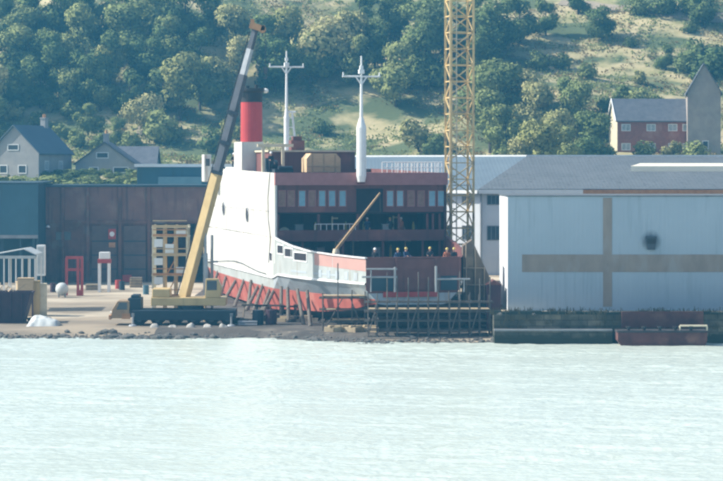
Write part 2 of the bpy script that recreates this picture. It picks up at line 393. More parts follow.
me = bpy.data.meshes.new('water'); me.from_pydata(np.stack([gx, gy, gz], -1).reshape(-1, 3).tolist(), [], fq.tolist()); me.materials.append(wm)
me.polygons.foreach_set('use_smooth', [True] * len(me.polygons))
wo = bpy.data.objects.new('water', me); COL.objects.link(wo); wo['kind'] = 'structure'

# shore stones
mb = MB(); rnd = random.Random(3)
ico = bmesh.new(); bmesh.ops.create_icosphere(ico, subdivisions=1, radius=1); icv = [v.co.copy() for v in ico.verts]; icf = [[v.index for v in f.verts] for f in ico.faces]; ico.free()
for k in range(3200):
    x = rnd.uniform(-34, 10.2); y = shore(x) + rnd.gauss(-.1, .6); r = rnd.uniform(.04, .13) * (1.0 + 1.8 * (rnd.random() < .06)) * (.7 + 1.2 * abs(vnoise(x * .6, 3)))
    z = terrain(x, y) + r * .2; sx, sy, sz = rnd.uniform(.8, 1.6), rnd.uniform(.7, 1.2), rnd.uniform(.45, .8)
    mb.add([(x + v.x * r * sx * rnd.uniform(.85, 1.15), y + v.y * r * sy, z + v.z * r * sz) for v in icv], icf)
tag(mb.build('shore_stones', M['rock'], keep=True), 'grey stones along the waterline below the yard', 'stones', kind='stuff')

# ------------------------------------------------------------------ trees
def lobes_tree(seed, h, w, nl, nleaf, leaf, low=.25, cone=0):
    r = np.random.RandomState(seed); C = []; 
    for k in range(nl):
        t = r.uniform(low + .08, .88); rad = (1 - abs((t - .5) / .62) ** 2.2) ** .5 * w / 2 * (1 - cone * t)
        a = r.uniform(0, 6.28); q = rad * r.uniform(.15, .72)
        s = r.uniform(.19, .31) * w * (1.15 - .4 * t)
        C.append((q * math.cos(a), q * math.sin(a), t * h, s))
    C = np.array(C)
    pick = r.choice(nl, nleaf, p=C[:, 3] ** 2 / (C[:, 3] ** 2).sum())
    d = r.normal(size=(nleaf, 3)); d /= np.linalg.norm(d, axis=1)[:, None]
    rr = (r.uniform(.25, 1, nleaf) ** .4) * r.uniform(.85, 1.15, nleaf)
    pos = C[pick, :3] + d * rr[:, None] * C[pick, 3][:, None] * np.array([1, 1, .82])
    ok = pos[:, 2] > low * h * .6; pos, d = pos[ok], d[ok]; n_ = len(pos)
    nrm = d + r.normal(size=(n_, 3)) * .38 + np.array([0, 0, .15]); nrm /= np.linalg.norm(nrm, axis=1)[:, None]
    t1 = np.cross(nrm, r.normal(size=(n_, 3))); t1 /= np.linalg.norm(t1, axis=1)[:, None]; t2 = np.cross(nrm, t1)
    sz = leaf * r.uniform(.6, 1.3, n_)[:, None]
    q = np.stack([pos + t1 * sz, pos + t2 * sz * .6, pos - t1 * sz, pos - t2 * sz * .6], 1).reshape(-1, 3)
    cn = d * .9 + (pos - np.array([0, 0, h * .45])) / (w * .5) * .45 + r.normal(size=(n_, 3)) * .28; cn /= np.linalg.norm(cn, axis=1)[:, None]
    return q, (n_, cn), C
def crown_obj(q, n_, m, parent):
    n_, cn = n_
    me = bpy.data.meshes.new('crown'); me.from_pydata(q.tolist(), [], np.arange(n_ * 4).reshape(-1, 4).tolist()); me.materials.append(m)
    me.polygons.foreach_set('use_smooth', [True] * n_); me.normals_split_custom_set(np.repeat(cn, 4, 0).tolist())
    o = bpy.data.objects.new('crown', me); COL.objects.link(o); o.parent = parent; return o
PROTO = []
def proto_tree(kind, seed, w, nl, nleaf, leaf, m, low=.25, cone=0):
    root = thing(kind, 'x', 'tree', (0, 0, 0)); h = 10.0
    q, n_, C = lobes_tree(seed, h, w, nl, nleaf, leaf, low, cone)
    crown_obj(q, n_, m, root)
    tb = MB(); tb.tube((0, 0, -.8), (.1, 0, h * .3), .28, .2, 8); tb.tube((.1, 0, h * .3), (0, .1, h * .75), .2, .06, 6)
    for c in C[::2]: tb.tube((.05, .03, max(h * .18, c[2] * .55)), (c[0], c[1], c[2]), .09, .03, 5)
    tb.build('trunk', M['bark'], root, local=True)
    return root
def proto_bush(kind, seed, m):
    root = thing(kind, 'x', 'bush', (0, 0, 0))
    q, n_, C = lobes_tree(seed, 4, 5, 9, 900, .3, .05)
    crown_obj(q, n_, m, root)
    tb = MB()
    for c in C: tb.tube((0, 0, -.3), (c[0], c[1], c[2]), .06, .02, 5)
    tb.build('stem', M['bark'], root, local=True)
    return root
TP = {'A': [proto_tree('broadleaf_tree', 11, 9.4, 10, 3600, .30, M['leafA'], .12), proto_tree('broadleaf_tree', 12, 8.2, 9, 3200, .30, M['leafA'], .14)],
      'B': [proto_tree('broadleaf_tree', 21, 9.0, 10, 3600, .30, M['leafB'], .1), proto_tree('broadleaf_tree', 22, 7.6, 9, 3200, .30, M['leafB'], .1)],
      'C': [proto_tree('broadleaf_tree', 31, 9.4, 10, 3300, .30, M['leafC'], .12), proto_tree('broadleaf_tree', 32, 7.8, 8, 2900, .30, M['leafC'], .15)],
      'b': [proto_bush('bush', 41, M['leafA']), proto_bush('bush', 42, M['leafA'])],
      'd': [proto_bush('bush', 43, M['leafB'])], 'c': [proto_bush('bush', 44, M['leafC'])]}
used = set(); trnd = random.Random(9)
def tree(px, top, h, k, label=None, group='trees on the hillside', Y=None, wide=1):
    y = Y
    if y is None:
        y = 268
        while y < 560 and terrain(XP(px, y), y) + h * .96 < ZP(top, y): y += .5
    x = XP(px, y); i = trnd.randrange(len(TP[k])); pr = TP[k][i]
    if (k, i) in used: o = copy_tree(pr)
    else: o = pr; used.add((k, i))
    s = h / (10 if k.isupper() else 4) * trnd.uniform(.88, 1.1)
    o.location = (x, y, terrain(x, y) - .1); o.scale = (s * wide * trnd.uniform(.85, 1.25), s * wide * trnd.uniform(.85, 1.25), s); o.rotation_euler = (0, 0, trnd.uniform(0, 6.28))
    lab = {'A': 'mid green broadleaf tree in the woods on the hillside', 'B': 'dark green broadleaf tree in the woods on the hillside', 'C': 'pale yellow green broadleaf tree in the woods on the hillside',
           'b': 'low mid green bush on the grassy hillside', 'd': 'low dark green bush on the grassy hillside', 'c': 'low yellow green bush on the grassy hillside'}[k]
    g = {'A': 'mid green trees on the hillside', 'B': 'dark green trees on the hillside', 'C': 'pale green trees on the hillside', 'b': 'mid green bushes on the hillside', 'd': 'dark bushes on the hillside', 'c': 'yellow green bushes on the hillside'}[k]
    tag(o, label or lab, 'tree' if k.isupper() else 'bush', g)
    return o
TREES = [(10,-5,9,'B'),(35,-12,10,'A'),(60,-8,9,'B'),(90,-15,10,'A'),(120,-10,9,'B'),(150,-18,10,'A'),(185,-15,10,'B'),(215,-10,9,'B'),(20,24,9,'A'),(50,24,9,'C'),(78,12,9,'A'),
 (105,30,10,'B'),(130,6,10,'A'),(147,30,9,'B'),(165,18,9,'A'),(110,48,7,'C'),(60,48,9,'B'),(25,50,9,'B'),(85,55,9,'B'),(130,62,9,'B'),(8,62,8,'B'),(40,66,7,'B'),(70,68,7,'A'),(100,70,7,'A'),
 (88,100,6,'A'),(118,116,4.5,'A'),(146,77,9,'C'),(163,60,9,'B'),(180,54,11,'C'),(200,62,8,'A'),(195,25,9,'B'),(215,40,10,'C'),(236,2,10,'C'),(241,36,9,'C'),(262,15,9,'A'),(275,42,9,'B'),(290,-4,10,'C'),
 (310,36,8,'A'),(326,7,12,'C'),(347,14,10,'C'),(360,34,9,'A'),(375,10,10,'B'),(396,34,12,'A'),(412,36,9,'A'),(360,-12,10,'B'),(395,-14,10,'B'),(430,-8,11,'B'),(426,25,11,'B'),
 (485,18,9,'B'),(480,60,10,'A'),(500,64,10,'A'),(515,60,9,'C'),(490,95,9,'A'),(506,104,8,'A'),(521,88,9,'C'),(541,80,9,'C'),(562,94,9,'C'),(580,87,8,'A'),(541,113,8.5,'C'),(562,125,6.5,'A'),(592,112,7,'A'),(524,122,6.5,'C'),
 (500,0,10,'B'),(520,-8,9,'B'),(546,-3,7,'B'),(705,-10,7,'B'),(578,-18,6,'B'),(600,100,6,'B'),(470,35,9,'B'),(460,5,9,'B')]
for t_ in TREES: tree(*t_)
tree(603, 5, 6.5, 'B', 'dark round tree alone below the path at the top of the hill', wide=.95)
tree(666, 41, 5.0, 'B', 'small dark round tree alone on the pale grass above the brick terrace', wide=.9)
for t_ in [(216,128,4,'d'),(165,112,5,'b'),(150,120,3,'b'),(232,120,3,'c'),(420,122,5,'c'),(437,132,4,'b'),(322,120,2.5,'d'),
 (700,33,6,'d'),(690,50,4,'d'),(712,48,5,'d'),(640,-6,4,'d'),(665,-6,4,'d'),(690,-8,4,'d'),(640,88,4,'b'),(655,92,3.5,'b'),(622,84,3.5,'b'),(588,62,3,'b'),(560,52,3,'d'),(540,48,4,'d'),(640,70,2.5,'c'),(700,66,3,'d'),(630,36,2,'d'),(690,20,2.5,'d'),(565,75,3,'b'),
 (10,102,3,'c'),(38,110,2.5,'b'),(62,122,3,'b'),(20,118,2.5,'b'),(52,98,2.5,'c'),(78,128,3,'b'),(100,132,3,'b'),(130,128,3.5,'b'),(30,90,3,'b'),(70,100,3,'b'),
 (590,138,4,'d'),(578,143,3.5,'b'),(555,146,3,'b'),(520,146,3,'b'),(500,146,3,'b'),(606,140,3,'b')]: tree(*t_)
tree(645, 138, 3.2, 'b', 'rounded green bush in front of the brick terrace wall', Y=332, wide=1.1)
tree(672, 143, 2.6, 'c', 'yellowish bush between the brick terrace and the tall gabled house', Y=333, wide=1.2)
tree(694, 140, 3.0, 'b', 'bushy green shrub at the foot of the tall gabled house', Y=326, wide=1.1)
for px, top, h, k in ((46,172,3,'d'),(58,168,3.2,'b'),(70,172,3,'d'),(82,175,2.6,'b'),(94,178,2.4,'d'),(120,177,2.6,'b'),(132,174,3,'d'),(145,176,2.6,'b'),(4,160,3.4,'d'),(-6,156,3.6,'b'),(14,166,3,'d'),(28,170,3,'b'),(106,179,2.2,'b')):
    tree(px, top, h, k, {'d': 'dark green bush in the hedge above the brown hall roof', 'b': 'mid green bush in the hedge above the brown hall roof'}[k], Y=286 + trnd.uniform(-3, 3), wide=1.9)
for k in range(20):
    tree(38 + k * 5.6, 180, trnd.uniform(.8, 1.3), 'd' if k % 3 else 'b', 'dark green bush in the hedge above the brown hall roof' if k % 3 else 'mid green bush in the hedge above the brown hall roof', Y=trnd.uniform(292, 301), wide=2.0)
# random fill in the wooded parts
for k in range(26):
    px = trnd.uniform(-12, 735); top = trnd.uniform(-34, 36)
    if 185 < px < 455 and top > -5: continue
    if px < 460 and not (px < 110 and top > 70): h = trnd.uniform(7, 10); tree(px, top, h, trnd.choice('ABBBAB'))
    elif 460 < px < 560 and top < 90: tree(px, top, trnd.uniform(6, 9), trnd.choice('ABB'))
for k in range(44):      # the woods go on past both edges of the picture
    px = trnd.uniform(-75, -14) if k % 2 else trnd.uniform(738, 850)
    if k % 2: tree(px, trnd.uniform(-25, 95), trnd.uniform(7, 10), trnd.choice('ABAC'))
    elif k % 4 == 0: tree(px, trnd.uniform(-10, 60), trnd.uniform(5, 8), trnd.choice('ABAC'))
    else: tree(px, trnd.uniform(20, 130), trnd.uniform(2, 4), trnd.choice('bdc'))
# scrub: uncountable low growth
def scrub(name, label, m, seed, count, off, th, e0):
    r_ = np.random.RandomState(seed); V = []; k = 0
    while k < count:
        y = r_.uniform(318, 440); x = r_.uniform(-.19, .21) * y
        if vnoise(x / 7 + off, y / 6) + .5 * vnoise(x / 2.5 + off, y / 2) < th: continue
        k += 1; c = np.array([x, y, terrain(x, y)]); s_ = r_.uniform(.2, .8)
        for j in range(8):
            p = c + r_.normal(size=3) * np.array([s_, s_, s_ * .35]) + np.array([0, 0, s_ * .4]); a = r_.normal(size=3); a /= np.linalg.norm(a); t = np.cross(a, r_.normal(size=3)); t /= np.linalg.norm(t); bt = np.cross(a, t)
            e = e0 * r_.uniform(.6, 1.3); V += [p + t * e, p + bt * e * .7, p - t * e, p - bt * e * .7]
    me = bpy.data.meshes.new(name); me.from_pydata(np.array(V).tolist(), [], np.arange(len(V)).reshape(-1, 4).tolist()); me.materials.append(m)
    so = bpy.data.objects.new(name, me); COL.objects.link(so); tag(so, label, 'scrub', kind='stuff')
scrub('scrub', 'low green scrub scattered over the grassy hillside', M['leafA'], 5, 8500, 3, -.04, .2)
scrub('bracken', 'brownish bracken scattered over the grassy hillside', M['bracken'], 6, 5000, 40, .05, .2)
# hillside paths
def path_strip(pix, wd):
    pts = [at_ground(*p) for p in pix]; fine = []
    for a, b in zip(pts[:-1], pts[1:]):
        for i in range(12): fine.append(a.lerp(b, i / 12))
    fine.append(pts[-1]); mb = MB(); q = []
    for i, p in enumerate(fine):
        d = (fine[min(i + 1, len(fine) - 1)] - fine[max(i - 1, 0)]); d.z = 0; d.normalize(); nrm = Vector((-d.y, d.x, 0))
        for s in (-1, 1):
            e = p + nrm * s * wd / 2; q.append((e.x, e.y, terrain(e.x, e.y) + .12))
    mb.add(q, [(2 * i, 2 * i + 1, 2 * i + 3, 2 * i + 2) for i in range(len(fine) - 1)])
    tag(mb.build('path', M['pathdirt'], keep=True), kind='structure')
path_strip([(560, 3), (590, 6), (625, 9), (660, 13), (700, 18), (735, 20)], 3.2)
path_strip([(141, 136), (144, 125), (149, 117), (157, 113)], 1.6)

# ------------------------------------------------------------------ windows and houses
def window(parent, c, wd, ht, nrm, frame=M['white2'], pane=M['glass'], bars=0, local=False, fw=.07, depth=.05):
    c = Vector(c); nrm = Vector(nrm).normalized(); x = Vector((0, 0, 1)).cross(nrm).normalized()
    Mx = Matrix((x, -nrm, Vector((0, 0, 1)))).transposed()
    f = MB()
    for s in (-1, 1):
        f.cbox(c + x * s * (wd / 2 - fw / 2) + nrm * depth / 2, fw, depth, ht, M=Mx)
        f.cbox(c + Vector((0, 0, s * (ht / 2 - fw / 2))) + nrm * depth / 2, wd - 2 * fw, depth, fw, M=Mx)
    for k in range(bars): f.cbox(c + x * ((k + 1) / (bars + 1) - .5) * wd + nrm * depth / 2, fw * .7, depth * .9, ht - 2 * fw, M=Mx)
    o = f.build('window', frame, parent, local)
    MB().cbox(c + nrm * .012, wd - 2 * fw, .02, ht - 2 * fw, M=Mx).build('pane', pane, o, local)
    return o
def house(name, label, loc, rz, w, d, he, hr, wallm, roofm, wins=(), chim=(), group=None, gable_wins=(), verge=None):
    """ridge along local x; front at y=-d/2"""
    t = thing(name, label, 'house', loc, group, rz)
    m = MB(); prof = [(-d / 2, -2.5), (d / 2, -2.5), (d / 2, he), (0, hr), (-d / 2, he)]
    m.prism([(-w / 2, y, z) for y, z in prof], (w, 0, 0)); m.build('wall', wallm, t, True)
    r = MB(); ov = .28; sl = (hr - he) / (d / 2)
    for s in (-1, 1):
        e = [(-w / 2 - ov, s * (d / 2 + ov), he - ov * sl + .03), (w / 2 + ov, s * (d / 2 + ov), he - ov * sl + .03), (w / 2 + ov, 0, hr + .03), (-w / 2 - ov, 0, hr + .03)]
        r.prism(e, (0, 0, .16))
    ro = r.build('roof', roofm, t, True)
    if verge:
        for s in (-1, 1):
            v = MB()
            for q in (-1, 1): v.bar((s * (w / 2 + ov + .05), q * (d / 2 + ov), he - ov * sl + .1), (s * (w / 2 + ov + .05), 0, hr + .12), .1, .3)
            v.build('verge', verge, ro, True)
    for cx, cy in chim:
        c = MB(); c.box(cx - .45, cx + .45, cy - .35, cy + .35, hr - .9, hr + 1.1); c.box(cx - .52, cx + .52, cy - .42, cy + .42, hr + 1.1, hr + 1.25)
        co = c.build('chimney', wallm, ro, True)
        for s in (-1, 1): MB().lathe((cx + s * .22, cy, hr + 1.25), [(.13, 0), (.11, .45)], 8).build('chimney_pot', M['orange'], co, True)
    for x, z, ww, hh, b_ in wins: window(t, (x, -d / 2, z), ww, hh, (0, -1, 0), pane=M['curtain'], bars=b_, local=True, fw=.1)
    for s, y, z, ww, hh in gable_wins: window(t, (s * w / 2, y, z), ww, hh, (s, 0, 0), local=True, fw=.1, pane=M['glass'])
    return t
# left houses (ridge turned away from the camera)
g = P(38, 181, 300)
house('gabled_house', 'grey gabled house with pale slate roof behind the teal shed at the left', (XP(31, 303), 303, ZP(181, 300)), R(71), 9.5, 7.0, 3.6, 7.0, M['cast2'], M['slate2'],
      wins=[(-2.5, 2, 1.1, 1.2, 1), (1.5, 2, 1.1, 1.2, 1)], gable_wins=[(-1, .1, 4.3, 1.6, .8), (-1, -1.2, 1.5, 1.2, 1.1), (-1, 1.5, 1.5, 1.2, 1.1)], chim=[(3.8, 0)])
house('gabled_house', 'grey gabled house with three small windows above the brown hall', (XP(108, 308), 308, ZP(186, 306)), R(90), 8, 7.6, 2.9, 5.6, M['cast2'], M['tile'],
      gable_wins=[(-1, .3, 4.0, 1.6, .8), (-1, -2.1, 2.1, 2.0, .8), (-1, 1.4, 2.1, 1.2, .8)], chim=[(-2, 0)])
house('gabled_house', 'low house with tiled roof half hidden behind the gabled house over the brown hall', (XP(133, 316), 316, ZP(182, 312)), R(0), 6.5, 6, 2.4, 4.6, M['cast2'], M['tile'], wins=[(-1, 1.4, 1.2, .9, 1), (1.6, 1.4, 1.2, .9, 1)])
# right: brick terrace and tall gabled house
YT = 345
W0, W1 = XP(613, YT), XP(688, YT); zb = ZP(160, YT)
tb_ = house('brick_terrace', 'red brick terrace house with dark slate roof and pale left gable on the hill', ((W0 + W1) / 2, YT, zb), R(4), W1 - W0, 7.0, ZP(121, YT) - zb, ZP(100, YT) - zb, M['brick'], M['tile'],
      wins=[(x, z, 1.35, 1.05, 1) for z in (ZP(128, YT) - zb, ZP(147, YT) - zb) for x in (-4.3, -.6, 2.6, 4.7)], verge=M['white2'])
gm = MB(); d = 7.0; he = ZP(121, YT) - zb; hr = ZP(100, YT) - zb; wd_ = W1 - W0
gm.prism([(-wd_ / 2 - .06, -d / 2, -2.5), (-wd_ / 2 - .06, d / 2, -2.5), (-wd_ / 2 - .06, d / 2, he), (-wd_ / 2 - .06, 0, hr), (-wd_ / 2 - .06, -d / 2, he)], (.057, 0, 0))
gm.build('gable_wall', M['cream'], tb_, True)
YG = 338
house('tall_house', 'tall narrow grey roughcast house with steep gable beside the brick terrace', (XP(707, YG), YG + 4, ZP(158, YG)), R(84), 8, 33 * YG / F, ZP(92, YG) - ZP(158, YG), ZP(64, YG) - ZP(158, YG), M['roughcast'], M['tile'],
      gable_wins=[(-1, -.2, 1.9, .9, 1.2)])

# ------------------------------------------------------------------ industrial buildings
# teal shed, far left
Yt = 246; x0, x1 = XP(-60, Yt), XP(38, Yt); zt = ZP(184, Yt); zm = ZP(236, Yt)
t = thing('teal_shed', 'teal sheet metal shed with open dark bays at the left edge', 'shed', ((x0 + x1) / 2, Yt + 7, .7))
MB().box(x0, x1, Yt, Yt + .2, zm, zt).build('cladding', M['tealshed'], t)
m = MB(); m.box(x1 - .2, x1, Yt + .2, Yt + 12, .3, zt - .02); m.box(x0, x1 - .2, Yt + 5, Yt + 5.2, .3, zm + .5); m.build('wall', M['tealdark'], t)
MB().prism([(x0, Yt - .1, zt), (x1 + .1, Yt - .1, zt), (x1 + .1, Yt + 12, zt + .1), (x0, Yt + 12, zt + .1)], (0, 0, .15)).build('roof', M['tealdark'], t)
for px in (-20, 2, 20, 33.5): MB().box(XP(px, Yt) - .15, XP(px, Yt) + .15, Yt + .22, Yt + .5, .4, zm + .3).build('post', M['tealdark'], t)
MB().box(x0, x1, Yt - .08, Yt - .003, zm - .25, zm + .1).build('lintel', M['steel'], t)
# brown hall
Yh = 252; x0, x1 = XP(39, Yh), XP(207, Yh); zt = ZP(187, Yh)
t = thing('brown_hall', 'long dark brown shipyard hall with steel doors behind the yard', 'hall', ((x0 + x1) / 2, Yh + 5, .7))
zmid = ZP(222, Yh)
MB().box(x0, x1, Yh, Yh + .3, zmid, zt).build('cladding', M['brownhall'], t)
MB().box(x0, XP(152, Yh), Yh + .05, Yh + .35, .3, zmid).build('base_wall', M['brownhall2'], t)
m = MB(); m.box(x0, x0 + .3, Yh + .36, Yh + 10, .3, zt - .05); m.box(x1 - .3, x1, Yh + .36, Yh + 10, .3, zt - .05); m.box(x0, x1, Yh + 9.7, Yh + 10, .3, zt - .05); m.build('wall', M['brownhall2'], t)
MB().box(x0 - .2, x1 + .2, Yh - .25, Yh + 10.2, zt, zt + .22).build('roof', M['tealdark'], t)
for px in (63, 88, 120, 149): MB().box(XP(px, Yh) - .16, XP(px, Yh) + .16, Yh - .22, Yh - .003, .5, zt - .05).build('column', M['brownhall2'], t)
MB().box(x0, x1, Yh - .14, Yh - .004, zmid - .15, zmid + .18).build('girt', M['brownhall2'], t)
for a, b_ in ((92, 117), (124, 146)):
    dm = MB().box(XP(a, Yh), XP(b_, Yh), Yh - .12, Yh + .045, .6, ZP(226, Yh)).build('sliding_door', M['door'], t)
    for k in range(1, 4):
        z = .6 + k * 1.5; MB().box(XP(a, Yh), XP(b_, Yh), Yh - .17, Yh - .123, z - .05, z + .05).build('rail', M['tealdark'], dm)
MB().box(XP(56, Yh), XP(71, Yh), Yh - .03, Yh + .04, ZP(240, Yh), ZP(232, Yh)).build('window', M['glass'], t)
# small wall lamp and notices on the brown hall
lm = thing('wall_lamp', 'small pale floodlight on the brown hall wall near the teal shed', 'lamp', P(48, 226, Yh - .3))
c = P(48, 226, Yh - .3); MB().bar(c + Vector((0, .3, .1)), c, .06).build('bracket', M['steel'], lm); MB().lathe(c + Vector((0, 0, -.15)), [(.05, .25), (.2, .12), (.24, 0)], 10).build('lamp_shade', M['white2'], lm)
def board(name, label, px, py, wd, ht, m, Y, mark=None, cat='sign'):
    c = P(px, py, Y); t = thing(name, label, cat, c)
    MB().box(c.x - wd / 2, c.x + wd / 2, Y, Y + .05, c.z - ht / 2, c.z + ht / 2).build('plate', m, t)
    if mark:
        mm = MB(); nn = 14
        mm.prism([(c.x + mark[0] * math.cos(2 * math.pi * k / nn), Y - .012, c.z + mark[0] * math.sin(2 * math.pi * k / nn)) for k in range(nn)], (0, .009, 0)); mm.build('disc', mark[1], t)
    return t
board('warning_sign', 'red warning sign with white disc on the brown hall sliding door', 112, 234, .8, 1.1, M['redpaint'], Yh - .36, (.27, M['white2']))
board('warning_sign', 'small orange red sign below the white disc sign on the brown hall', 112, 245, .7, .55, M['orange'], Yh - .36)
board('fire_point', 'red fire point cabinet on the right sliding door of the brown hall', 127, 280, 1.0, 1.1, M['redpaint'], Yh - .7, cat='cabinet')
# building with white roof edge beyond the hall
Yb = 278; x0, x1 = XP(137, Yb), XP(262, Yb)
t = thing('flat_roofed_building', 'teal flat roofed building with a white roof edge behind the brown hall', 'building', ((x0 + x1) / 2, Yb + 6, 4))
MB().box(x0, x1, Yb, Yb + 12, 3, ZP(167, Yb)).build('wall', M['tealshed'], t)
MB().box(x0 - .3, x1 + .3, Yb - .4, Yb + 12.3, ZP(167, Yb) + .003, ZP(164, Yb)).build('roof', M['white2'], t)
MB().box(XP(160, Yb), XP(202, Yb), Yb - 2.5, Yb - .01, 3, ZP(177, Yb)).build('lean_to', M['teallight'], t)
# pale L-shaped hall
C0 = Vector((XP(480, 238), 238, 0)); ze = ZP(190, 238); zr = ZP(158, 256.2); wv = 18.2
dl = Vector((-.8, .6, 0)); nl = Vector((.6, .8, 0)); Lw, Lr = 26.0, 56.0
Rg = C0 + Vector((wv / 3, wv, 0)); Rb = C0 + Vector((2 * wv / 3, 2 * wv, 0))
def z3(p, z): return Vector((p.x, p.y, z))
A0 = C0 + dl * Lw; A1 = Rg + dl * Lw; A2 = Rb + dl * Lw; B0 = C0 + Vector((Lr, 0, 0)); B1 = Rg + Vector((Lr, 0, 0)); B2 = Rb + Vector((Lr, 0, 0))
t = thing('pale_hall', 'large pale rendered hall with blue grey sheet roof behind the ship', 'hall', z3(Rg, 2.1))
m = MB()
m.add([z3(A0, 1), z3(C0, 1), z3(B0, 1), z3(B2, 1), z3(Rb, 1), z3(A2, 1), z3(A0, ze), z3(C0, ze), z3(B0, ze), z3(B2, ze), z3(Rb, ze), z3(A2, ze), z3(A1, zr - .05), z3(B1, zr - .05)],
      [(0, 1, 7, 6), (1, 2, 8, 7), (3, 4, 10, 9), (4, 5, 11, 10), (2, 3, 9, 13, 8), (5, 0, 6, 12, 11)])
m.build('wall', M['palehall'], t)
ov = .5
def roofp(pts, mm, nm): MB().prism(pts, (0, 0, .2)).build(nm, mm, t)
e = C0 - Vector((ov / 3, ov, 0)); zee = ze - ov * (zr - ze) / wv
roofp([z3(e + dl * Lw, zee), z3(e, zee), z3(Rg, zr), z3(A1, zr)], M['slate2'], 'roof')  # paler copy on the left wing paints in the extra sun there
roofp([z3(e, zee), z3(e + Vector((Lr, 0, 0)), zee), z3(B1, zr), z3(Rg, zr)], M['slate'], 'roof')
roofp([z3(Rg, zr + .003), z3(B1, zr + .003), z3(B2, ze), z3(Rb, ze)], M['slate'], 'roof')
roofp([z3(A1, zr + .003), z3(Rg, zr + .003), z3(Rb, ze), z3(A2, ze)], M['slate2'], 'roof')
m = MB(); m.bar(z3(A1, zr + .25), z3(Rg, zr + .25), .35, .16); m.bar(z3(Rg, zr + .25), z3(B1, zr + .25), .35, .16); m.build('ridge_cap', M['white2'], t)
xa = XP(583, 237.4)
MB().box(e.x, xa, e.y - .18, e.y - .02, zee - .28, zee + .12).build('fascia', M['white2'], t)
MB().box(xa + .01, e.x + Lr, e.y - .18, e.y - .02, zee - .34, zee + .1).build('gutter', M['orange'], t)
m = MB(); m.bar(z3(e + dl * .1, zee - .1) - nl * .1, z3(e + dl * Lw, zee - .1) - nl * .1, .14, .34); m.build('fascia', M['white2'], t)
MB().tube((C0.x + .1, C0.y - .12, 2), (C0.x + .1, C0.y - .12, ze - .2), .09).build('downpipe', M['steel'], t)
for py, hh in ((200, 1.0), (233, 1.5)):
    window(t, (XP(493.5, 238), 238, ZP(py, 238)), 1.35, hh, (0, -1, 0), frame=M['steel'], bars=2)
    for s_ in (1.6, 4.2, 6.8, 9.4): 
        c = C0 + dl * s_; window(t, (c.x, c.y, ZP(py, 238)), 1.2, hh, tuple(-nl), frame=M['steel'], bars=2)
sl = (zr - ze) / wv
def onroof(x, k): return Vector((x, 238 + k, ze + k * sl + .2))
q = [onroof(XP(630, 248), 9.2), onroof(XP(770, 248), 9.2), onroof(XP(770, 250), 12), onroof(XP(640, 250), 12)]
m = MB(); m.hexa(q + [q[0] + Vector((0, .1, .55)), q[1] + Vector((0, .1, .55)), q[2] + Vector((0, -.1, .35)), q[3] + Vector((0, -.1, .35))]); m.build('roof_vent', M['rooflight'], t)
# white building on the quay
Yq = 180; x0, x1, z0, z1 = XP(508, Yq), XP(760, Yq), 2.1, ZP(196.5, Yq); yb = Yq + 10.5
t = thing('waterside_store', 'plain pale blue white store with a grey painted cross on the quay', 'building', ((x0 + x1) / 2, Yq + 5, 2.1))
MB().box(x0, x1, Yq, yb, z0, z1).build('wall', M['bluewall'], t)
MB().box(x0 - .12, x1, Yq - .1, yb + .1, z1 + .003, z1 + .08).build('roof', M['slate'], t)
MB().box(x0 - .03, x0 - .003, Yq + .0, yb, z0, z1 - .01).build('end_wall', M['palehall'], t)  # paler sheet puts the sunlit look of this end into its colour
zb0, zb1 = ZP(272, Yq), ZP(254.5, Yq)
MB().box(XP(522, Yq), x1 - .05, Yq - .03, Yq - .003, zb0, zb1).build('painted_band', M['greyband'], t)
m = MB(); m.box(XP(603, Yq), XP(612, Yq), Yq - .03, Yq - .003, zb1 + .002, z1 - .1); m.box(XP(603, Yq), XP(612, Yq), Yq - .03, Yq - .003, z0 + .3, zb0 - .002); m.build('painted_stripe', M['greyband'], t)
c = P(651, 243, Yq)
m = MB(); m.prism([(c.x - .42, Yq - .3, c.z + .5), (c.x + .42, Yq - .3, c.z + .5), (c.x + .28, Yq - .3, c.z - .5), (c.x - .28, Yq - .3, c.z - .5)], (0, .297, 0))
vo = m.build('vent_hood', M['boomgrey'], t); MB().box(c.x - .3, c.x + .3, Yq - .34, Yq - .303, c.z - .05, c.z + .35).build('grille', M['black'], vo)
sm = bpy.data.materials.new('soot_mark'); sm.use_nodes = True; N = sm.node_tree.nodes; Lk = sm.node_tree.links.new
N['Principled BSDF'].inputs['Base Color'].default_value = (.10, .11, .12, 1); N['Principled BSDF'].inputs['Roughness'].default_value = .9
tcn = N.new('ShaderNodeTexCoord'); vl = N.new('ShaderNodeVectorMath'); vl.operation = 'DISTANCE'; vl.inputs[1].default_value = tuple(Vector((c.x, Yq - .012, c.z + .2)) - t.location)
nz = N.new('ShaderNodeTexNoise'); nz.inputs['Scale'].default_value = 2.5; nz.inputs['Detail'].default_value = 5
mrn = N.new('ShaderNodeMapRange'); mrn.inputs[1].default_value = .25; mrn.inputs[2].default_value = 1.0; mrn.inputs[3].default_value = .5; mrn.inputs[4].default_value = -.1
mun = N.new('ShaderNodeMath'); mun.operation = 'MULTIPLY'; mun.use_clamp = True
trn = N.new('ShaderNodeBsdfTransparent'); msn = N.new('ShaderNodeMixShader')
Lk(tcn.outputs['Object'], vl.inputs[0]); Lk(tcn.outputs['Object'], nz.inputs['Vector']); Lk(vl.outputs['Value'], mrn.inputs[0]); Lk(mrn.outputs[0], mun.inputs[0]); Lk(nz.outputs['Fac'], mun.inputs[1])
Lk(mun.outputs[0], msn.inputs[0]); Lk(trn.outputs[0], msn.inputs[1]); Lk(N['Principled BSDF'].outputs[0], msn.inputs[2]); Lk(msn.outputs[0], N['Material Output'].inputs[0])
MB().prism([(c.x + 1.3 * math.cos(k * .3927), Yq - .012, c.z + .2 + 1.3 * math.sin(k * .3927)) for k in range(16)], (0, .008, 0)).build('soot_mark', sm, t)
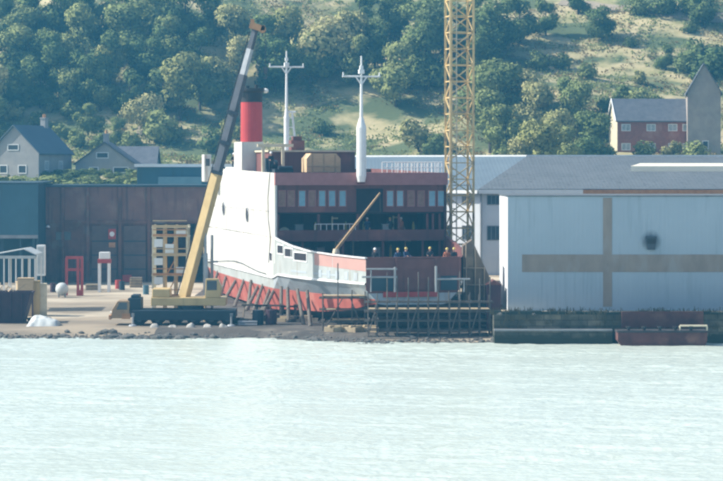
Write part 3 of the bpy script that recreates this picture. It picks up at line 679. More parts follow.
# quay
x0, x1 = 9.9, 60
t = thing('quay_wall', 'dark masonry quay wall with weed along the water below the store', 'quay wall', (26, 176, -1))
MB().box(x0, x1, 175.0, 178.9, -1.5, 2.13).build('masonry', M['quayblocks'], t)
m = MB(); rr = random.Random(6)
for k in range(46):
    xx = x0 + .6 * k; m.box(xx + .02, xx + .58, 174.9 + rr.uniform(-.05, .05), 175.6, 2.133, 2.133 + rr.uniform(.12, .3))
m.build('coping', M['weed'], t)
MB().box(x0, XP(612, 174.5), 174.2, 174.99, -1.5, .95).build('ledge', M['quayblocks'], t)
MB().box(x0, XP(612, 174.5), 174.15, 174.95, .952, 1.06).build('ledge_cap', M['steel'], t)
mb = MB(); rr = random.Random(17)
for k in range(260):
    x = rr.uniform(x0, 33); y = rr.uniform(175.0, 176.6); r = rr.uniform(.08, .26); z = 2.12 + r * .2
    mb.add([(x + v.x * r * rr.uniform(.8, 1.3), y + v.y * r, z + v.z * r * .7) for v in icv], icf)
tag(mb.build('quay_rubble', M['rock'], keep=True), 'loose rubble along the top edge of the quay wall', 'rubble', kind='stuff')
V = []; r_q = np.random.RandomState(8)
for k in range(110):
    cx_ = r_q.uniform(x0, 33); zb_ = 2.15 if r_q.rand() < .6 else r_q.uniform(.9, 2.0); yy = r_q.uniform(174.8, 175.6) if zb_ > 2.1 else 174.93
    for j in range(9):
        p = np.array([cx_, yy, zb_]) + r_q.normal(size=3) * np.array([.22, .05, .05]); tip = p + np.array([r_q.normal() * .12, r_q.normal() * .06 - .04, r_q.uniform(.12, .5)]); e = np.array([.035, 0, 0]); V += [p - e, p + e, tip + e * .4, tip - e * .4]
me = bpy.data.meshes.new('quay_weeds'); me.from_pydata(np.array(V).tolist(), [], np.arange(len(V)).reshape(-1, 4).tolist()); me.materials.append(M['weedgreen'])
qo = bpy.data.objects.new('quay_weeds', me); COL.objects.link(qo); tag(qo, 'weeds and grass growing along the quay wall', 'weeds', kind='stuff')
bt = thing('steel_pontoon', 'rusty dark red steel pontoon moored against the quay at the right', 'pontoon', (22.5, 173.4, 0))
xa, xb = XP(617, 173), XP(706, 173)
m = MB(); m.prism([(xa, 172.4, .35), (xa + .7, 172.4, -.6), (xb - .4, 172.4, -.6), (xb, 172.4, .35), (xb, 172.4, .95), (xa, 172.4, .95)], (0, 1.7, 0)); m.build('hull', M['rust'], bt)
MB().box(xa - .05, xb + .05, 172.3, 174.15, .953, 1.1).build('deck', M['antifoul'], bt)
m = MB(); m.tube((xb - 2.0, 172.5, 1.45), (xb, 172.5, 1.45), .07); m.tube((xb - 2.0, 172.5, 1.1), (xb - 2.0, 172.5, 1.45), .06); m.tube((xb, 172.5, 1.1), (xb, 172.5, 1.45), .06); m.build('pipe_rail', M['cream'], bt)
for k in range(5):
    xx = xa + .8 + k * 1.15; MB().lathe((xx, 172.6, 1.1), [(.12, 0), (.12, .16), (.2, .2), (.2, .3)], 8).build('bollard', M['black'], bt)
rp = MB().box(XP(622, 174.5), XP(704, 174.5), 174.75, 174.97, 1.15, 2.35).build('rusty_panel', M['rust'])
tag(rp, 'row of rusty red steel sheet piling plates fixed to the quay wall', 'steel plates')

# ------------------------------------------------------------------ ship on the slip
SA = R(13); SO = Vector((4.0, 181.0, 0))
ship = thing('ferry', 'white and brown car ferry with a red funnel on the slipway', 'ship', SO, None, SA)
def SW(v, u, z): return Vector((SO.x + v * math.cos(SA) - u * math.sin(SA), SO.y + v * math.sin(SA) + u * math.cos(SA), z))
def SL(p):       # world -> ship local
    d = Vector(p) - SO; return Vector((d.x * math.cos(SA) + d.y * math.sin(SA), -d.x * math.sin(SA) + d.y * math.cos(SA), d.z))
ST = [  # u, half breadth, top z, band half breadth, band z, red b, red z, bilge b, bilge z, keel z
 (0, 3.75, 6.10, 3.05, 2.95, 2.9, 2.6, 2.3, 2.5, 2.4), (2, 4.40, 6.14, 3.6, 2.95, 3.4, 2.3, 2.6, 2.05, 2.0), (5, 5.30, 6.2, 4.4, 2.95, 4.2, 1.8, 3.2, 1.5, 1.4), (9, 6.4, 6.35, 5.5, 2.95, 5.3, 1.5, 4.2, 1.0, .9),
 (13, 7.05, 6.65, 6.2, 2.92, 6.0, 1.35, 4.9, .8, .75), (16.6, 7.38, 7.0, 6.75, 2.9, 6.5, 1.25, 5.4, .78, .72), (18.4, 7.5, 7.24, 7.42, 2.9, 7.0, 1.1, 6, .76, .7), (24, 7.5, 7.24, 7.48, 2.9, 7.2, 1.0, 6.3, .75, .7), (32, 7.5, 7.24, 7.48, 2.9, 7.2, 1, 6.3, .75, .7), (40, 7.5, 7.24, 7.48, 2.95, 7.2, 1, 6.3, .75, .7),
 (48, 7.5, 7.3, 7.4, 3.0, 7.0, 1, 6, .75, .7), (56, 7.2, 7.5, 6.9, 3.1, 6.2, 1, 5, .75, .7), (61, 5.2, 8, 4.7, 3.2, 4, 1, 3, .75, .7), (65, 2.8, 8.3, 2.3, 3.3, 1.8, 1, 1.2, .8, .75), (68, .12, 8.6, .1, 3.4, .08, 1.2, .06, 1, .9)]
def strip(name, ia, mat_, sides=(-1, 1), ST=ST):
    mb = MB()
    for s in sides:
        q = [];
        for st in ST:
            for (b_, z_) in ia(st): q.append((s * b_, st[0], z_))
        k = len(ia(ST[0]))
        mb.add(q, [(i * k + j, (i + 1) * k + j, (i + 1) * k + j + 1, i * k + j + 1) for i in range(len(ST) - 1) for j in range(k - 1)])
    return mb.build(name, mat_, ship, True, smooth=False)
def kz(s): return 4.22 if s[0] <= 16.6 else 3.88
strip('topside', lambda s: [(s[1], s[2]), (s[1], kz(s))], M['white3'], (-1,), ST[:7])
strip('topside', lambda s: [(s[1], s[2] - .05), (s[1], kz(s))], M['white'], (-1,), ST[6:])
strip('topside', lambda s: [(s[1], s[2]), (s[1], kz(s))], M['primer'], (1,))
strip('rubbing_band', lambda s: [(s[1] + .003, kz(s)), (s[1] + .12, kz(s) - .03), (s[1] + .12, kz(s) - .14), (s[1] + .0, kz(s) - .18)], M['white2'])
def bandm():
    for s in (-1, 1):
        mb = MB(); mb2 = MB()
        for i in range(len(ST) - 1):
            a, b_ = ST[i], ST[i + 1]
            (mb if b_[0] <= 18.5 else mb2).add([(s * a[1], a[0], kz(a) - .18), (s * b_[1], b_[0], kz(b_) - .18), (s * b_[3], b_[0], b_[4]), (s * a[3], a[0], a[4])], [(0, 1, 2, 3)])
        mb.build('stern_flare', M['hullgrey'], ship, True); mb2.build('lower_topside', M['white3'], ship, True)  # grey-blue puts the shade under the knuckle into the flare colour
bandm()
strip('boot_topping', lambda s: [(s[3], s[4]), (s[5], s[6])], M['red'])
strip('hull_bottom', lambda s: [(s[5], s[6]), (s[7], s[8]), (0, s[9])], M['antifoul'])
def hb(u, k=1):
    for a, b_ in zip(ST[:-1], ST[1:]):
        if a[0] <= u <= b_[0]:
            t = (u - a[0]) / (b_[0] - a[0]); return a[k] + (b_[k] - a[k]) * t
    return ST[-1][k]
def side_panel(mb, u0, u1, z0, z1, off=.02, z0b=None, z1b=None, sgn=-1, th=.03, n=1):
    for i in range(n):
        ua, ub = u0 + (u1 - u0) * i / n, u0 + (u1 - u0) * (i + 1) / n
        f = lambda a, b_, k: a if b_ is None else a + (b_ - a) * k
        ka, kb = i / n, (i + 1) / n
        q = []
        for u, z in ((ua, f(z0, z0b, ka)), (ub, f(z0, z0b, kb)), (ub, f(z1, z1b, kb)), (ua, f(z1, z1b, ka))):
            q.append((sgn * (hb(u) + off), u, z))
        mb.prism(q, (-sgn * th, 0, 0))
    return mb
# transom
def ring(z0, z1, b0, b1): return [(-b1, 0, z1), (b1, 0, z1), (b0, 0, z0), (-b0, 0, z0)]
m = MB(); m.prism([(-3.75, 0, 6.1), (3.75, 0, 6.1), (3.75, 0, 3.7), (3.5, 0, 3.4), (-3.5, 0, 3.4), (-3.75, 0, 3.7)], (0, .12, 0)); m.build('transom', M['primer'], ship, True)
m = MB(); m.prism([(-3.5, 0, 3.397), (3.5, 0, 3.397), (3.05, 0, 2.95), (2.9, 0, 2.6), (2.3, 0, 2.5), (-2.3, 0, 2.5), (-2.9, 0, 2.6), (-3.05, 0, 2.95)], (0, .12, 0)); m.build('transom_foot', M['hullgrey'], ship, True)
sdoor = MB().box(-1.35, 1.85, -.1, -.003, 3.62, 6.02).build('stern_door', M['primer'], ship, True)
m = MB()
for v in (-1.35, 1.85): m.box(v - .08, v + .08, -.2, -.103, 3.62, 6.1)
for z in (4.4, 5.2): m.box(-1.27, 1.77, -.14, -.103, z - .04, z + .04)
m.build('frame', M['primer'], sdoor, True)
MB().box(-2.4, 1.9, -.13, -.003, 3.1, 3.5).build('red_sill', M['redpaint'], ship, True)
for a, b_ in ((-3.3, -1.6), (2.2, 3.5)): MB().box(a, b_, -.05, -.003, 3.6, 4.7).build('plate_patch', M['tealdark'], ship, True)
# decks
def plate(name, pts, z, th, m_): MB().prism([(p[0], p[1], z) for p in pts], (0, 0, -th)).build(name, m_, ship, True)
plate('aft_deck', [(-3.6, .15), (3.6, .15), (5.2, 5), (6.3, 9), (7, 13), (7.4, 18.3), (7.4, 27), (-7.4, 27), (-7.4, 18.3), (-7, 13), (-6.3, 9), (-5.2, 5)], 5.0, .15, M['primer'])
# bulwark rail and inside
for s in (-1, 1):
    m = MB(); pts = [(s * hb(u), u, hb(u, 2) + .03) for u in (0, 2, 5, 9, 13, 16.6, 18)]
    for a, b_ in zip(pts[:-1], pts[1:]): m.bar(a, b_, .24, .09)
    m.build('cap_rail', M['white2'] if s < 0 else M['primer'], ship, True)
MB().bar((-3.6, 0.05, 6.14), (3.6, .05, 6.14), .24, .09).build('cap_rail', M['primer'], ship, True)
m = MB(); side_panel(m, .02, 8, 5.1, 6.06, .012, 5.3, 6.26, n=4); m.build('primer_patch', M['pink'], ship, True)
for u0, u1, z0, z1 in ((15.2, 16.9, 5.95, 6.6), (12.6, 14.7, 5.75, 6.4), (9.4, 12.2, 5.55, 6.15), (18.8, 19.8, 5.2, 5.85)):
    po = side_panel(MB(), u0, u1, z0, z1, .015, n=2).build('mooring_port', M['dark'], ship, True)
    fr = MB(); side_panel(fr, u0 - .12, u1 + .12, z1, z1 + .1, .04, n=2); side_panel(fr, u0 - .12, u1 + .12, z0 - .1, z0, .04, n=2); side_panel(fr, u0 - .12, u0, z0, z1, .04); side_panel(fr, u1, u1 + .12, z0, z1, .04)
    fr.build('frame', M['white2'], po, True)
for u0, u1 in ((4.5, 8.2), (9.5, 13)):
    side_panel(MB(), u0, u1, 4.55, 4.70, .02, n=3).build('scupper', M['hullgrey'], ship, True)
for u in (1.2, 2.6, 4.0, 5.4, 6.8): side_panel(MB(), u, u + .5, 4.35, 4.95, .03, n=1).build('weld_patch', M['hullgrey'], ship, True)
# superstructure
def side_wall(name, s, m_):
    pts = [(s * 7.5, 18, 7.2), (s * 7.5, 56, 7.4), (s * 7.35, 57.2, 7.4), (s * 7.35, 46.5, 12.9), (s * 7.5, 45, 12.9), (s * 7.5, 36.5, 12.75), (s * 7.5, 18, 12.6)]
    return MB().prism([(s * 7.5, 18, 7.2), (s * 7.5, 57, 7.3), (s * 7.5, 45.5, 12.95), (s * 7.5, 18, 12.62)], (-s * .2, 0, 0)).build(name, m_, ship, True)
pw = side_wall('side_wall', -1, M['white']); side_wall('side_wall', 1, M['primer'])
for px, py in ((224, 208.5), (247.5, 214.5)):       # two oval side lights
    d = Vector(((px - CX) / F, 1, -(py - HZ) / F)); o_ = Vector((0, 0, CH)); nrm = Vector((-math.cos(SA), -math.sin(SA), 0)); p0 = SW(-7.5, 20, 8)
    h = o_ + d * ((p0 - o_).dot(nrm) / d.dot(nrm)); l = SL(h)
    q = [(-7.53, l.y + .62 * math.cos(k * .524), l.z + .62 * math.sin(k * .524)) for k in range(12)]
    so_ = MB().prism(q, (.025, 0, 0)).build('side_light', M['dark'], ship, True)
    m = MB()
    for k in range(12):
        a, b_ = Vector(q[k]), Vector(q[(k + 1) % 12]); m.tube(a, b_, .06, n=5)
    m.build('rim', M['steel'], so_, True)
for z in (9.35,):
    MB().box(-7.515, -7.503, 18.1, 51.5, z - .02, z + .02).build('plate_seam', M['steel'], ship, True)
for u in (24, 30, 36, 42):
    MB().box(-7.512, -7.503, u - .02, u + .02, 7.3, 12.5).build('plate_seam', M['steel'], ship, True)
m = MB(); m.path([(-7.56, 19.6, 12.6), (-7.58, 20.4, 10.5), (-7.58, 20.2, 8.8), (-7.6, 19.2, 7.2), (-7.62, 19.8, 5.0)], .035); m.build('hanging_cable', M['black'], ship, True)
m = MB()
m.prism([(-7.28, 57, 7.3), (7.28, 57, 7.3), (7.28, 45.5, 12.93), (-7.28, 45.5, 12.93)], (0, -.25, 0)); m.build('front_wall', M['white'], ship, True)
MB().box(-7.28, 7.28, 18.3, 45.2, 12.45, 12.6).build('boat_deck', M['primer'], ship, True)
# aft face
MB().box(-7.5, 7.5, 17.5, 17.98, 11.6, 12.65).build('fascia', M['fascia'], ship, True)
uw = 18.05
MB().box(-7.28, 7.28, uw + .02, uw + .22, 9.3, 11.597).build('aft_wall', M['primer'], ship, True)
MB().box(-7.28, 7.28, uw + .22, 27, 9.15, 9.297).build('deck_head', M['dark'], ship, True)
MB().box(-7.28, 7.28, 27, 27.2, 5.0, 12.4).build('bulkhead', M['primer'], ship, True)
MB().box(-7.28, 7.28, uw - .1, uw + .1, 6.85, 7.8).build('deck_edge', M['primer'], ship, True)
MB().box(-7.28, 7.28, uw + .1, 26.98, 6.85, 7.0).build('car_deck', M['primer'], ship, True)
def aft_px(px, py):     # photo pixel -> ship local on the aft face plane u=uw
    d = Vector(((px - CX) / F, 1, -(py - HZ) / F)); o_ = Vector((0, 0, CH)); nrm = Vector((math.sin(SA), -math.cos(SA), 0)); p0 = SW(0, uw, 8)
    return SL(o_ + d * ((p0 - o_).dot(nrm) / d.dot(nrm)))
for px, kind in ((282, 0), (291, 0), (302, 1), (312, 0), (322, 1), (332, 1), (342.5, 1), (390, 1), (400, 1), (411, 0), (421, 0), (432, 1), (441, 1)):
    c = aft_px(px, 198.5)
    window(ship, (c.x, uw + .02, c.z), .66, 1.4, (0, -1, 0), frame=M['fascia'], pane=M['skypane'] if kind else M['brownpane'], local=True, fw=.06, depth=.07)
c0, c1 = aft_px(356, 190), aft_px(383, 212)
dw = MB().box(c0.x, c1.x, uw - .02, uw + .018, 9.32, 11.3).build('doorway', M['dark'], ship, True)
for xx in (c0.x - .1, c1.x): MB().box(xx, xx + .1, uw - .06, uw + .018, 9.32, 11.4).build('frame', M['primer'], dw, True)
for v in (-7.1, -3.6, -.2, 3.4, 5.9, 6.4, 7.0):
    MB().box(v - .1, v + .1, uw + .24, uw + .44, 7.003, 9.147).build('pillar', M['primer'], ship, True)
for v in (-5, -1.5, 2, 5.5, 7): MB().box(v - .1, v + .1, uw + .24, uw + .44, 5.003, 6.847).build('pillar', M['primer'], ship, True)
MB().box(7.3, 7.5, 18, 18.6, 5, 11.59).build('corner_post', M['primer'], ship, True)
MB().box(-7.48, -7.3, 17.7, 17.98, 5, 11.59).build('corner_post', M['white'], ship, True)
# clutter seen in the open decks: cable drums, pipes, lockers
rr = random.Random(12)
cl = [('cable_drum', 'pale cable drum in the dark open upper deck of the ship', -6.2, 7.0), ('cable_drum', 'pale cable drum on the lower aft deck of the ship', -3.6, 5.0)]
for nm, lb, v, z in cl:
    p = SW(v, 20.2, z); t = thing(nm, lb, 'drum', p)
    m = MB()
    for s in (-.35, .35): m.prism([(p.x + .5 * math.cos(k * .45), p.y + s, p.z + .5 + .5 * math.sin(k * .45)) for k in range(14)], (0, .06, 0))
    m.build('flange', M['cream'], t); MB().tube((p.x, p.y - .35, p.z + .5), (p.x, p.y + .35, p.z + .5), .3).build('cable', M['black'], t)
for k in range(16):
    hi = k % 2; z0 = 7.0 if hi else 5.0; v = -5.6 + k * .72 + rr.uniform(-.2, .2); u = rr.uniform(19, 22); p = SW(v, u, z0)
    kind = rr.choice(['pipe', 'locker', 'bottle'])
    place = 'upper open deck' if hi else 'lower aft deck'
    if kind == 'pipe':
        m = MB(); m.tube(p, p + Vector((0, 0, 1.9)), .07); m.tube(p + Vector((0, 0, 1.75)), p + Vector((.5, 0, 1.75)), .07); tag(m.build('vent_pipe', M['cream']), 'pale upright vent pipe in the %s of the ship' % place, 'pipe', 'vent pipes in the %s' % place)
    elif kind == 'locker':
        m = MB(); m.cbox(p + Vector((0, 0, .6)), .7, .4, 1.2, rz=SA); m.cbox(p + Vector((0, 0, 1.23)), .76, .46, .06, rz=SA); tag(m.build('locker', M['steel'], bevel=.02), 'grey steel locker in the %s of the ship' % place, 'locker', 'lockers in the %s' % place)
    else:
        m = MB(); m.lathe(p, [(.13, 0), (.13, 1.1), (.06, 1.3), (.06, 1.42)], 10); tag(m.build('gas_bottle', M['hat_yellow']), 'yellow gas bottle in the %s of the ship' % place, 'gas bottle', 'gas bottles in the %s' % place)
# deck house
MB().box(-6.2, 1.55, 27, 36, 12.6, 14.45).build('deckhouse', M['primer'], ship, True)
MB().box(-6.35, 1.7, 26.8, 36.2, 14.453, 14.6).build('deckhouse_roof', M['cream'], ship, True)
cbx = SL(P(298, 151, 208)); m = MB(); m.box(cbx.x - .6, cbx.x + .6, 28.5, 29.7, 14.6, 15.5); m.box(cbx.x - .4, cbx.x + .4, 28.7, 29.5, 15.503, 15.85); m.build('vent_trunk', M['primer'], ship, True)
# funnel on its casing at the port side
uf = 34.5; vf = SL(P(251.5, 150, SW(-6.4, uf, 0).y)).x
ca = MB().box(-7.48, vf + .95, uf - .9, uf + 3.2, 12.6, 15.4).build('funnel_casing', M['white'], ship, True)
m = MB(); m.lathe((vf, uf, 15.403), [(1.0, 0), (.98, 3.6)], 24); fu = m.build('funnel', M['funnel'], ship, True, smooth=False)
m = MB(); m.lathe((vf, uf, 19.006), [(.99, 0), (1.0, .85), (1.18, 1.0), (1.18, 1.25), (.95, 1.27)], 24); m.build('funnel_top', M['black'], fu, True)
m = MB(); 
for dx in (-1.25, 1.25): m.lathe((vf + dx, uf - .3, 19.85), [(.12, 0), (.26, .12), (.26, .3), (.1, .42)], 10)
m.build('floodlight', M['white2'], fu, True)
m = MB(); m.tube((vf + .5, uf + .2, 20.2), (vf + .5, uf + .2, 20.6), .16); m.tube((vf - .4, uf, 20.2), (vf - .4, uf, 20.5), .2); m.build('exhaust_pipe', M['black'], fu, True)
m = MB(); m.box(-7.45, -6.9, uf + 3.25, uf + 8, 12.75, 13.1); m.build('boat_chock', M['white2'], ship, True)
# bridge wing forward on the port side
bw = SL(P(206.5, 165, SW(-7.6, 46, 0).y)); m = MB(); m.box(bw.x - .35, bw.x + .35, bw.y - .7, bw.y + .7, 11.7, 14.3); m.box(bw.x, -7.52, bw.y - .5, bw.y + .5, 11.9, 12.4); m.build('bridge_wing', M['white'], ship, True, bevel=.05)
MB().box(bw.x - .2, bw.x + .2, bw.y - .72, bw.y - .69, 13.2, 13.9).build('window', M['glass'], ship, True)
# masts
def mast(name, u, zb_, zthick, zt_, rth, zc, half, v=0, tilt=0):
    m = MB(); m.lathe((v, u, zb_), [(rth * .75, 0), (rth, .5), (rth, (zthick - zb_) * .85), (rth * .45, zthick - zb_)], 14)
    mo = m.build(name, M['white2'], ship, True, smooth=False)
    m = MB(); m.tube((v, u, zthick), (v, u, zt_), .15, .07); m.build('topmast', M['white2'], mo, True)
    m = MB(); m.tube((v - half, u, zc), (v + half, u, zc), .075); m.tube((v - .5, u, zc), (v, u, zc - .7), .06); m.tube((v + .5, u, zc), (v, u, zc - .7), .06)
    for s in (-1, 1): m.tube((v + s * half * .95, u, zc), (v + s * half * .95, u, zc + .35), .06)
    m.build('crossarm', M['white2'], mo, True)
    m = MB(); m.box(v - .22, v + .22, u - .2, u + .2, zt_ - 1.5, zt_ - 1.15); m.box(v - .14, v + .14, u - .14, u + .14, zc + .6, zc + .9); m.build('mast_lamp', M['white2'], mo, True)
    return mo
va = SL(P(361, 170, SW(0, 17.2, 0).y)).x
mo = mast('mast', 17.1, ZP(182, 197.6), ZP(118, 197.6), ZP(56, 197.6), .42, ZP(76.5, 197.6), 1.65, va)
mo.data.transform(Matrix.Identity(4))
MB().box(va - .3, va + .3, 17.15, 17.5, 11.7, 12.4).build('mast_step', M['primer'], ship, True)
uF = 50; Yf = SW(0, uF, 0).y; vF = SL(P(286.5, 170, Yf)).x
mo = mast('mast', uF, 12.6, ZP(108, Yf), ZP(51, Yf), .26, ZP(67, Yf), 1.75, vF)
m = MB(); m.tube((vF + 1.2, uF, 12.6), (vF + .55, uF, ZP(112, Yf)), .13, .1); m.tube((vF, uF, ZP(112, Yf)), (vF + .9, uF, ZP(112, Yf)), .1)
for k in range(6): m.tube((vF, uF, 13.4 + k * .9), (vF + 1.1 - k * .1, uF, 13.4 + k * .9), .05)
m.build('mast_strut', M['white2'], mo, True)
# boat-deck rails, davits and winch
m = MB()
for k in range(13):
    v = 2.0 + k * .44; m.tube((v, 18.6, 12.6), (v, 18.6, 13.55), .035, n=5)
m.tube((2, 18.6, 13.55), (7.3, 18.6, 13.55), .04, n=5); m.tube((2, 18.6, 13.1), (7.3, 18.6, 13.1), .03, n=5); m.build('guard_rail', M['white2'], ship, True)
m = MB()
for k in range(15): m.tube((7.3, 18.6 + k * 1.2, 12.6), (7.3, 18.6 + k * 1.2, 13.55), .035, n=5)
m.tube((7.3, 18.6, 13.55), (7.3, 35.4, 13.55), .04, n=5); m.build('guard_rail', M['white2'], ship, True)
for k, (ua, va0, va1) in enumerate(((24.5, -7.15, -5.2),)):
    m = MB(); za = ZP(147, SW(-6, ua, 0).y)
    pa, pb = SL(P(263, 160, SW(-7, ua, 0).y)), SL(P(283, 160, SW(-5.5, ua, 0).y))
    m.box(pa.x - .12, pa.x + .12, ua - .12, ua + .12, 12.6, za); m.box(pb.x - .12, pb.x + .12, ua - .12, ua + .12, 12.6, za); m.box(pa.x - .5, pb.x + .9, ua - .14, ua + .14, za + .003, za + .26); m.build('davit', M['cream'], ship, True)
    m = MB(); m.box(pa.x + .3, pb.x - .3, ua - .3, ua + 1.2, 12.6, 12.95); m.tube((pa.x + .4, ua + .3, 13.35), (pb.x - .45, ua + .3, 13.35), .38, n=12); m.box(pa.x + .25, pa.x + .55, ua - .1, ua + .9, 12.95, 13.9); m.build('winch', M['chassis'], ship, True)
m = MB(); m.box(-7.2, -5.6, 19.2, 20.4, 12.6, 12.95); m.tube((-6.9, 19.2, 13.05), (-5.7, 19.2, 13.05), .16); m.build('fender_rack', M['chassis'], ship, True)
# stern derrick
pa, pb = SL(P(336, 250, 190)), SL(P(380, 193, 192))
m = MB(); m.lathe((pa.x, pa.y, 5.0), [(.35, 0), (.3, 1.2), (.22, 1.5)], 12); de = m.build('derrick', M['cream'], ship, True)
m = MB(); m.bar(pa, pb, .18, .22, .11, .12); m.build('derrick_boom', M['spar'], de, True)
m = MB(); m.tube(pb, pb + Vector((.05, 0, -1.6)), .035); m.tube(pb + Vector((0, .1, 0)), (pa.x, pa.y + .3, pa.z + .3), .025); m.build('derrick_wire', M['black'], de, True)
# mid-deck guard rail left of the derrick
m = MB()
for k in range(8): m.tube((-4 + k * .5, 17.9, 7.8), (-4 + k * .5, 17.9, 8.3), .03, n=5)
m.tube((-4, 17.9, 8.3), (-.5, 17.9, 8.3), .03, n=5); m.build('guard_rail', M['white2'], ship, True)
# rope along the lower side
m = MB(); m.path([(-7.62, 57 - k * 4, 4.25 - .25 * math.sin(k * .9) ) for k in range(10)], .03); m.build('rope', M['chassis'], ship, True)

# packing crate on the boat deck
pc0, pc1 = SL(P(304.5, 165, 203)), SL(P(340, 165, 203)); um = 22.5
cw = Vector((SW(pc0.x, um, 0))); t = thing('packing_crate', 'tan plywood packing crate with cut corners on the ship roof', 'crate', SW((pc0.x + pc1.x) / 2, um, 12.6), rz=SA)
hw = (pc1.x - pc0.x) / 2
m = MB(); m.prism([(-hw, 0, .08), (hw, 0, .08), (hw, 0, 1.25), (hw - .4, 0, 1.7), (-hw + .4, 0, 1.7), (-hw, 0, 1.25)], (0, 2.2, 0)); m.build('case', M['tan'], t, True)
m = MB()
for x in (-hw + .5, 0, hw - .5): m.box(x - .06, x + .06, -.05, -.003, .1, 1.66)
m.box(-hw, hw, -.09, -.053, .5, .62); m.build('batten', M['board'], t, True)
for x in (-hw * .7, hw * .7): MB().box(x - .1, x + .1, 0, 2.2, 0, .077).build('skid', M['timber'], t, True)

# shoring posts along the port side
rr = random.Random(21)
def shore_post(u, zt_, du=-3.0, dv=-1.5, long=1.0):
    top = SW(-(hb(u, 3) + .02 if zt_ <= hb(u, 4) + .1 else hb(u) + .1), u, zt_); f_ = SW(-(hb(u, 3)) + dv, u + du, 0); f_.z = terrain(f_.x, f_.y) - .02
    m = MB(); m.tube(f_, top + (top - f_).normalized() * .1, .17, .14, 8); o = m.build('shoring_post', M['proptimber'])
    tag(o, 'slanting timber shoring post propping the port side of the ship', 'post', 'shoring posts along the ship')
    return o
for u in (9.2, 11.2, 13.4, 15.6, 18.5, 20.5, 23, 25.5, 28.5, 32.5, 37, 42, 47): shore_post(u + rr.uniform(-.3, .3), 3.1 if u < 17 else rr.uniform(2.6, 3.1), du=rr.uniform(-3.8, -2.4), dv=rr.uniform(-1.9, -1.0))
for k in range(9):
    u = 7 + k * 4.5; p = SW(0, u, 0); z = terrain(p.x, p.y)
    m = MB(); hh = (hb(u, 9) - z); 
    for j in range(3): m.cbox(p + Vector((0, 0, z + hh * (j + .5) / 3)), 1.6 if j % 2 else 2.2, .4, hh / 3 - .004, rz=SA)
    tag(m.build('keel_block', M['timber']), 'stacked timber keel block in the shadow under the ship', 'block', 'keel blocks under the ship')
for k in range(26):
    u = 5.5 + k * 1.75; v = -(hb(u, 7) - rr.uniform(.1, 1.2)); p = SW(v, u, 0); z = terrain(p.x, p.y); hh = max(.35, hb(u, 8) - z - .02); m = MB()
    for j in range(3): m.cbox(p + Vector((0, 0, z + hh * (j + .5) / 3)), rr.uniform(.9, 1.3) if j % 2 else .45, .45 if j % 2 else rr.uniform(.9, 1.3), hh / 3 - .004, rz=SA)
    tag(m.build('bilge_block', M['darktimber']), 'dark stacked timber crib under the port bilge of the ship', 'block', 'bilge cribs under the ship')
cr = thing('shade_fill_cradle', 'dark timber and steel cradle added to deepen the shade under the stern of the ship', 'cradle', SW(1.5, 2, terrain(4, 181)))  # dark posts and beams added to deepen the shade below the stern
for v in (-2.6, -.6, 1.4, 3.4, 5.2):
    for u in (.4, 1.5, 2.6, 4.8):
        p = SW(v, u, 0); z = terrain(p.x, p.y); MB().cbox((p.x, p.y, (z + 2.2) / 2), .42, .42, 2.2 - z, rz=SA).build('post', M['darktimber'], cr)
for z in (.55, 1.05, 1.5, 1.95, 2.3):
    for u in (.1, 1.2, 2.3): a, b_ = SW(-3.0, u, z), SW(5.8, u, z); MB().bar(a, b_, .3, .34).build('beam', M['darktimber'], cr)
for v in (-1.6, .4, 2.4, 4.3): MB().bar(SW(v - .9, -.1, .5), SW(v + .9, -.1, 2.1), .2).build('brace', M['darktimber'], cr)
# small drums and props below the side
for px, py in ((271, 326), (258, 322)):
    p = P(px, py, 187); p.z = terrain(p.x, p.y); m = MB(); m.lathe(p, [(.45, 0), (.47, .03), (.45, .06), (.45, .55), (.47, .6), (.45, .65), (.45, 1.2), (.42, 1.22)], 14)
    tag(m.build('oil_drum', M['maroon'] if px > 265 else M['chassis']), 'dark maroon steel drum by the shoring posts' if px > 265 else 'blue black steel drum by the shoring posts', 'drum')

# ------------------------------------------------------------------ scaffolding round the stern
def scaffold(name, label, xs, ys, zs, extra=0, group=None, boards=(), zt_=None, diag=True, braces=(), rail=None, tube=.055):
    t = thing(name, label, 'scaffold', ((xs[0] + xs[-1]) / 2, ys[0], terrain((xs[0] + xs[-1]) / 2, ys[0])))
    for x in xs:
        for y in ys: MB().tube((x, y, terrain(x, y) - .05), (x, y, (zt_ or zs[-1]) + rnd.uniform(.2, .8) + extra * (y == ys[0]) * rnd.choice((0, 1, 1))), tube, n=6).build('standard', M['scaff'], t)
    for z in zs:
        for y in ys: MB().tube((xs[0] - .3, y - .09, z), (xs[-1] + .3, y - .09, z), tube * .9, n=6).build('ledger', M['scaff'], t)
        for x in xs: MB().tube((x + .09, ys[0] - .3, z + .09), (x + .09, ys[-1] + .3, z + .09), tube * .9, n=6).build('transom_tube', M['scaff'], t)
    for z, a, b_ in boards: 
        MB().box(a, b_, ys[0] - .05, ys[-1] - .15, z + .15, z + .21).build('boards', M['board'], t)
    for a, b_ in braces: MB().tube(a, b_, tube * .9, n=6).build('brace', M['scaff'], t)
    return t
xa = XP(322, 181.5); xb_ = XP(366, 180)
scaffold('scaffold', 'lit scaffold with pale boards below the curved stern quarter of the ship', [XP(p, 182) for p in (323, 338, 352, 365)], [181.0, 182.6], [1.15, 2.1, 3.0], 2.3, boards=[(3.0, xa, xb_), (1.9, xa, xa + 1.2), (1.15, xa + .8, xb_)], braces=[((xa, 180.85, .2), (xa + 1.6, 180.85, 3)), ((xb_ - .1, 180.85, .2), (xb_ - 1.2, 180.85, 3))])
xs = [XP(p, 178.6) for p in (368, 377, 387, 397, 408, 418, 428, 438, 449, 459, 469, 479, 489)]
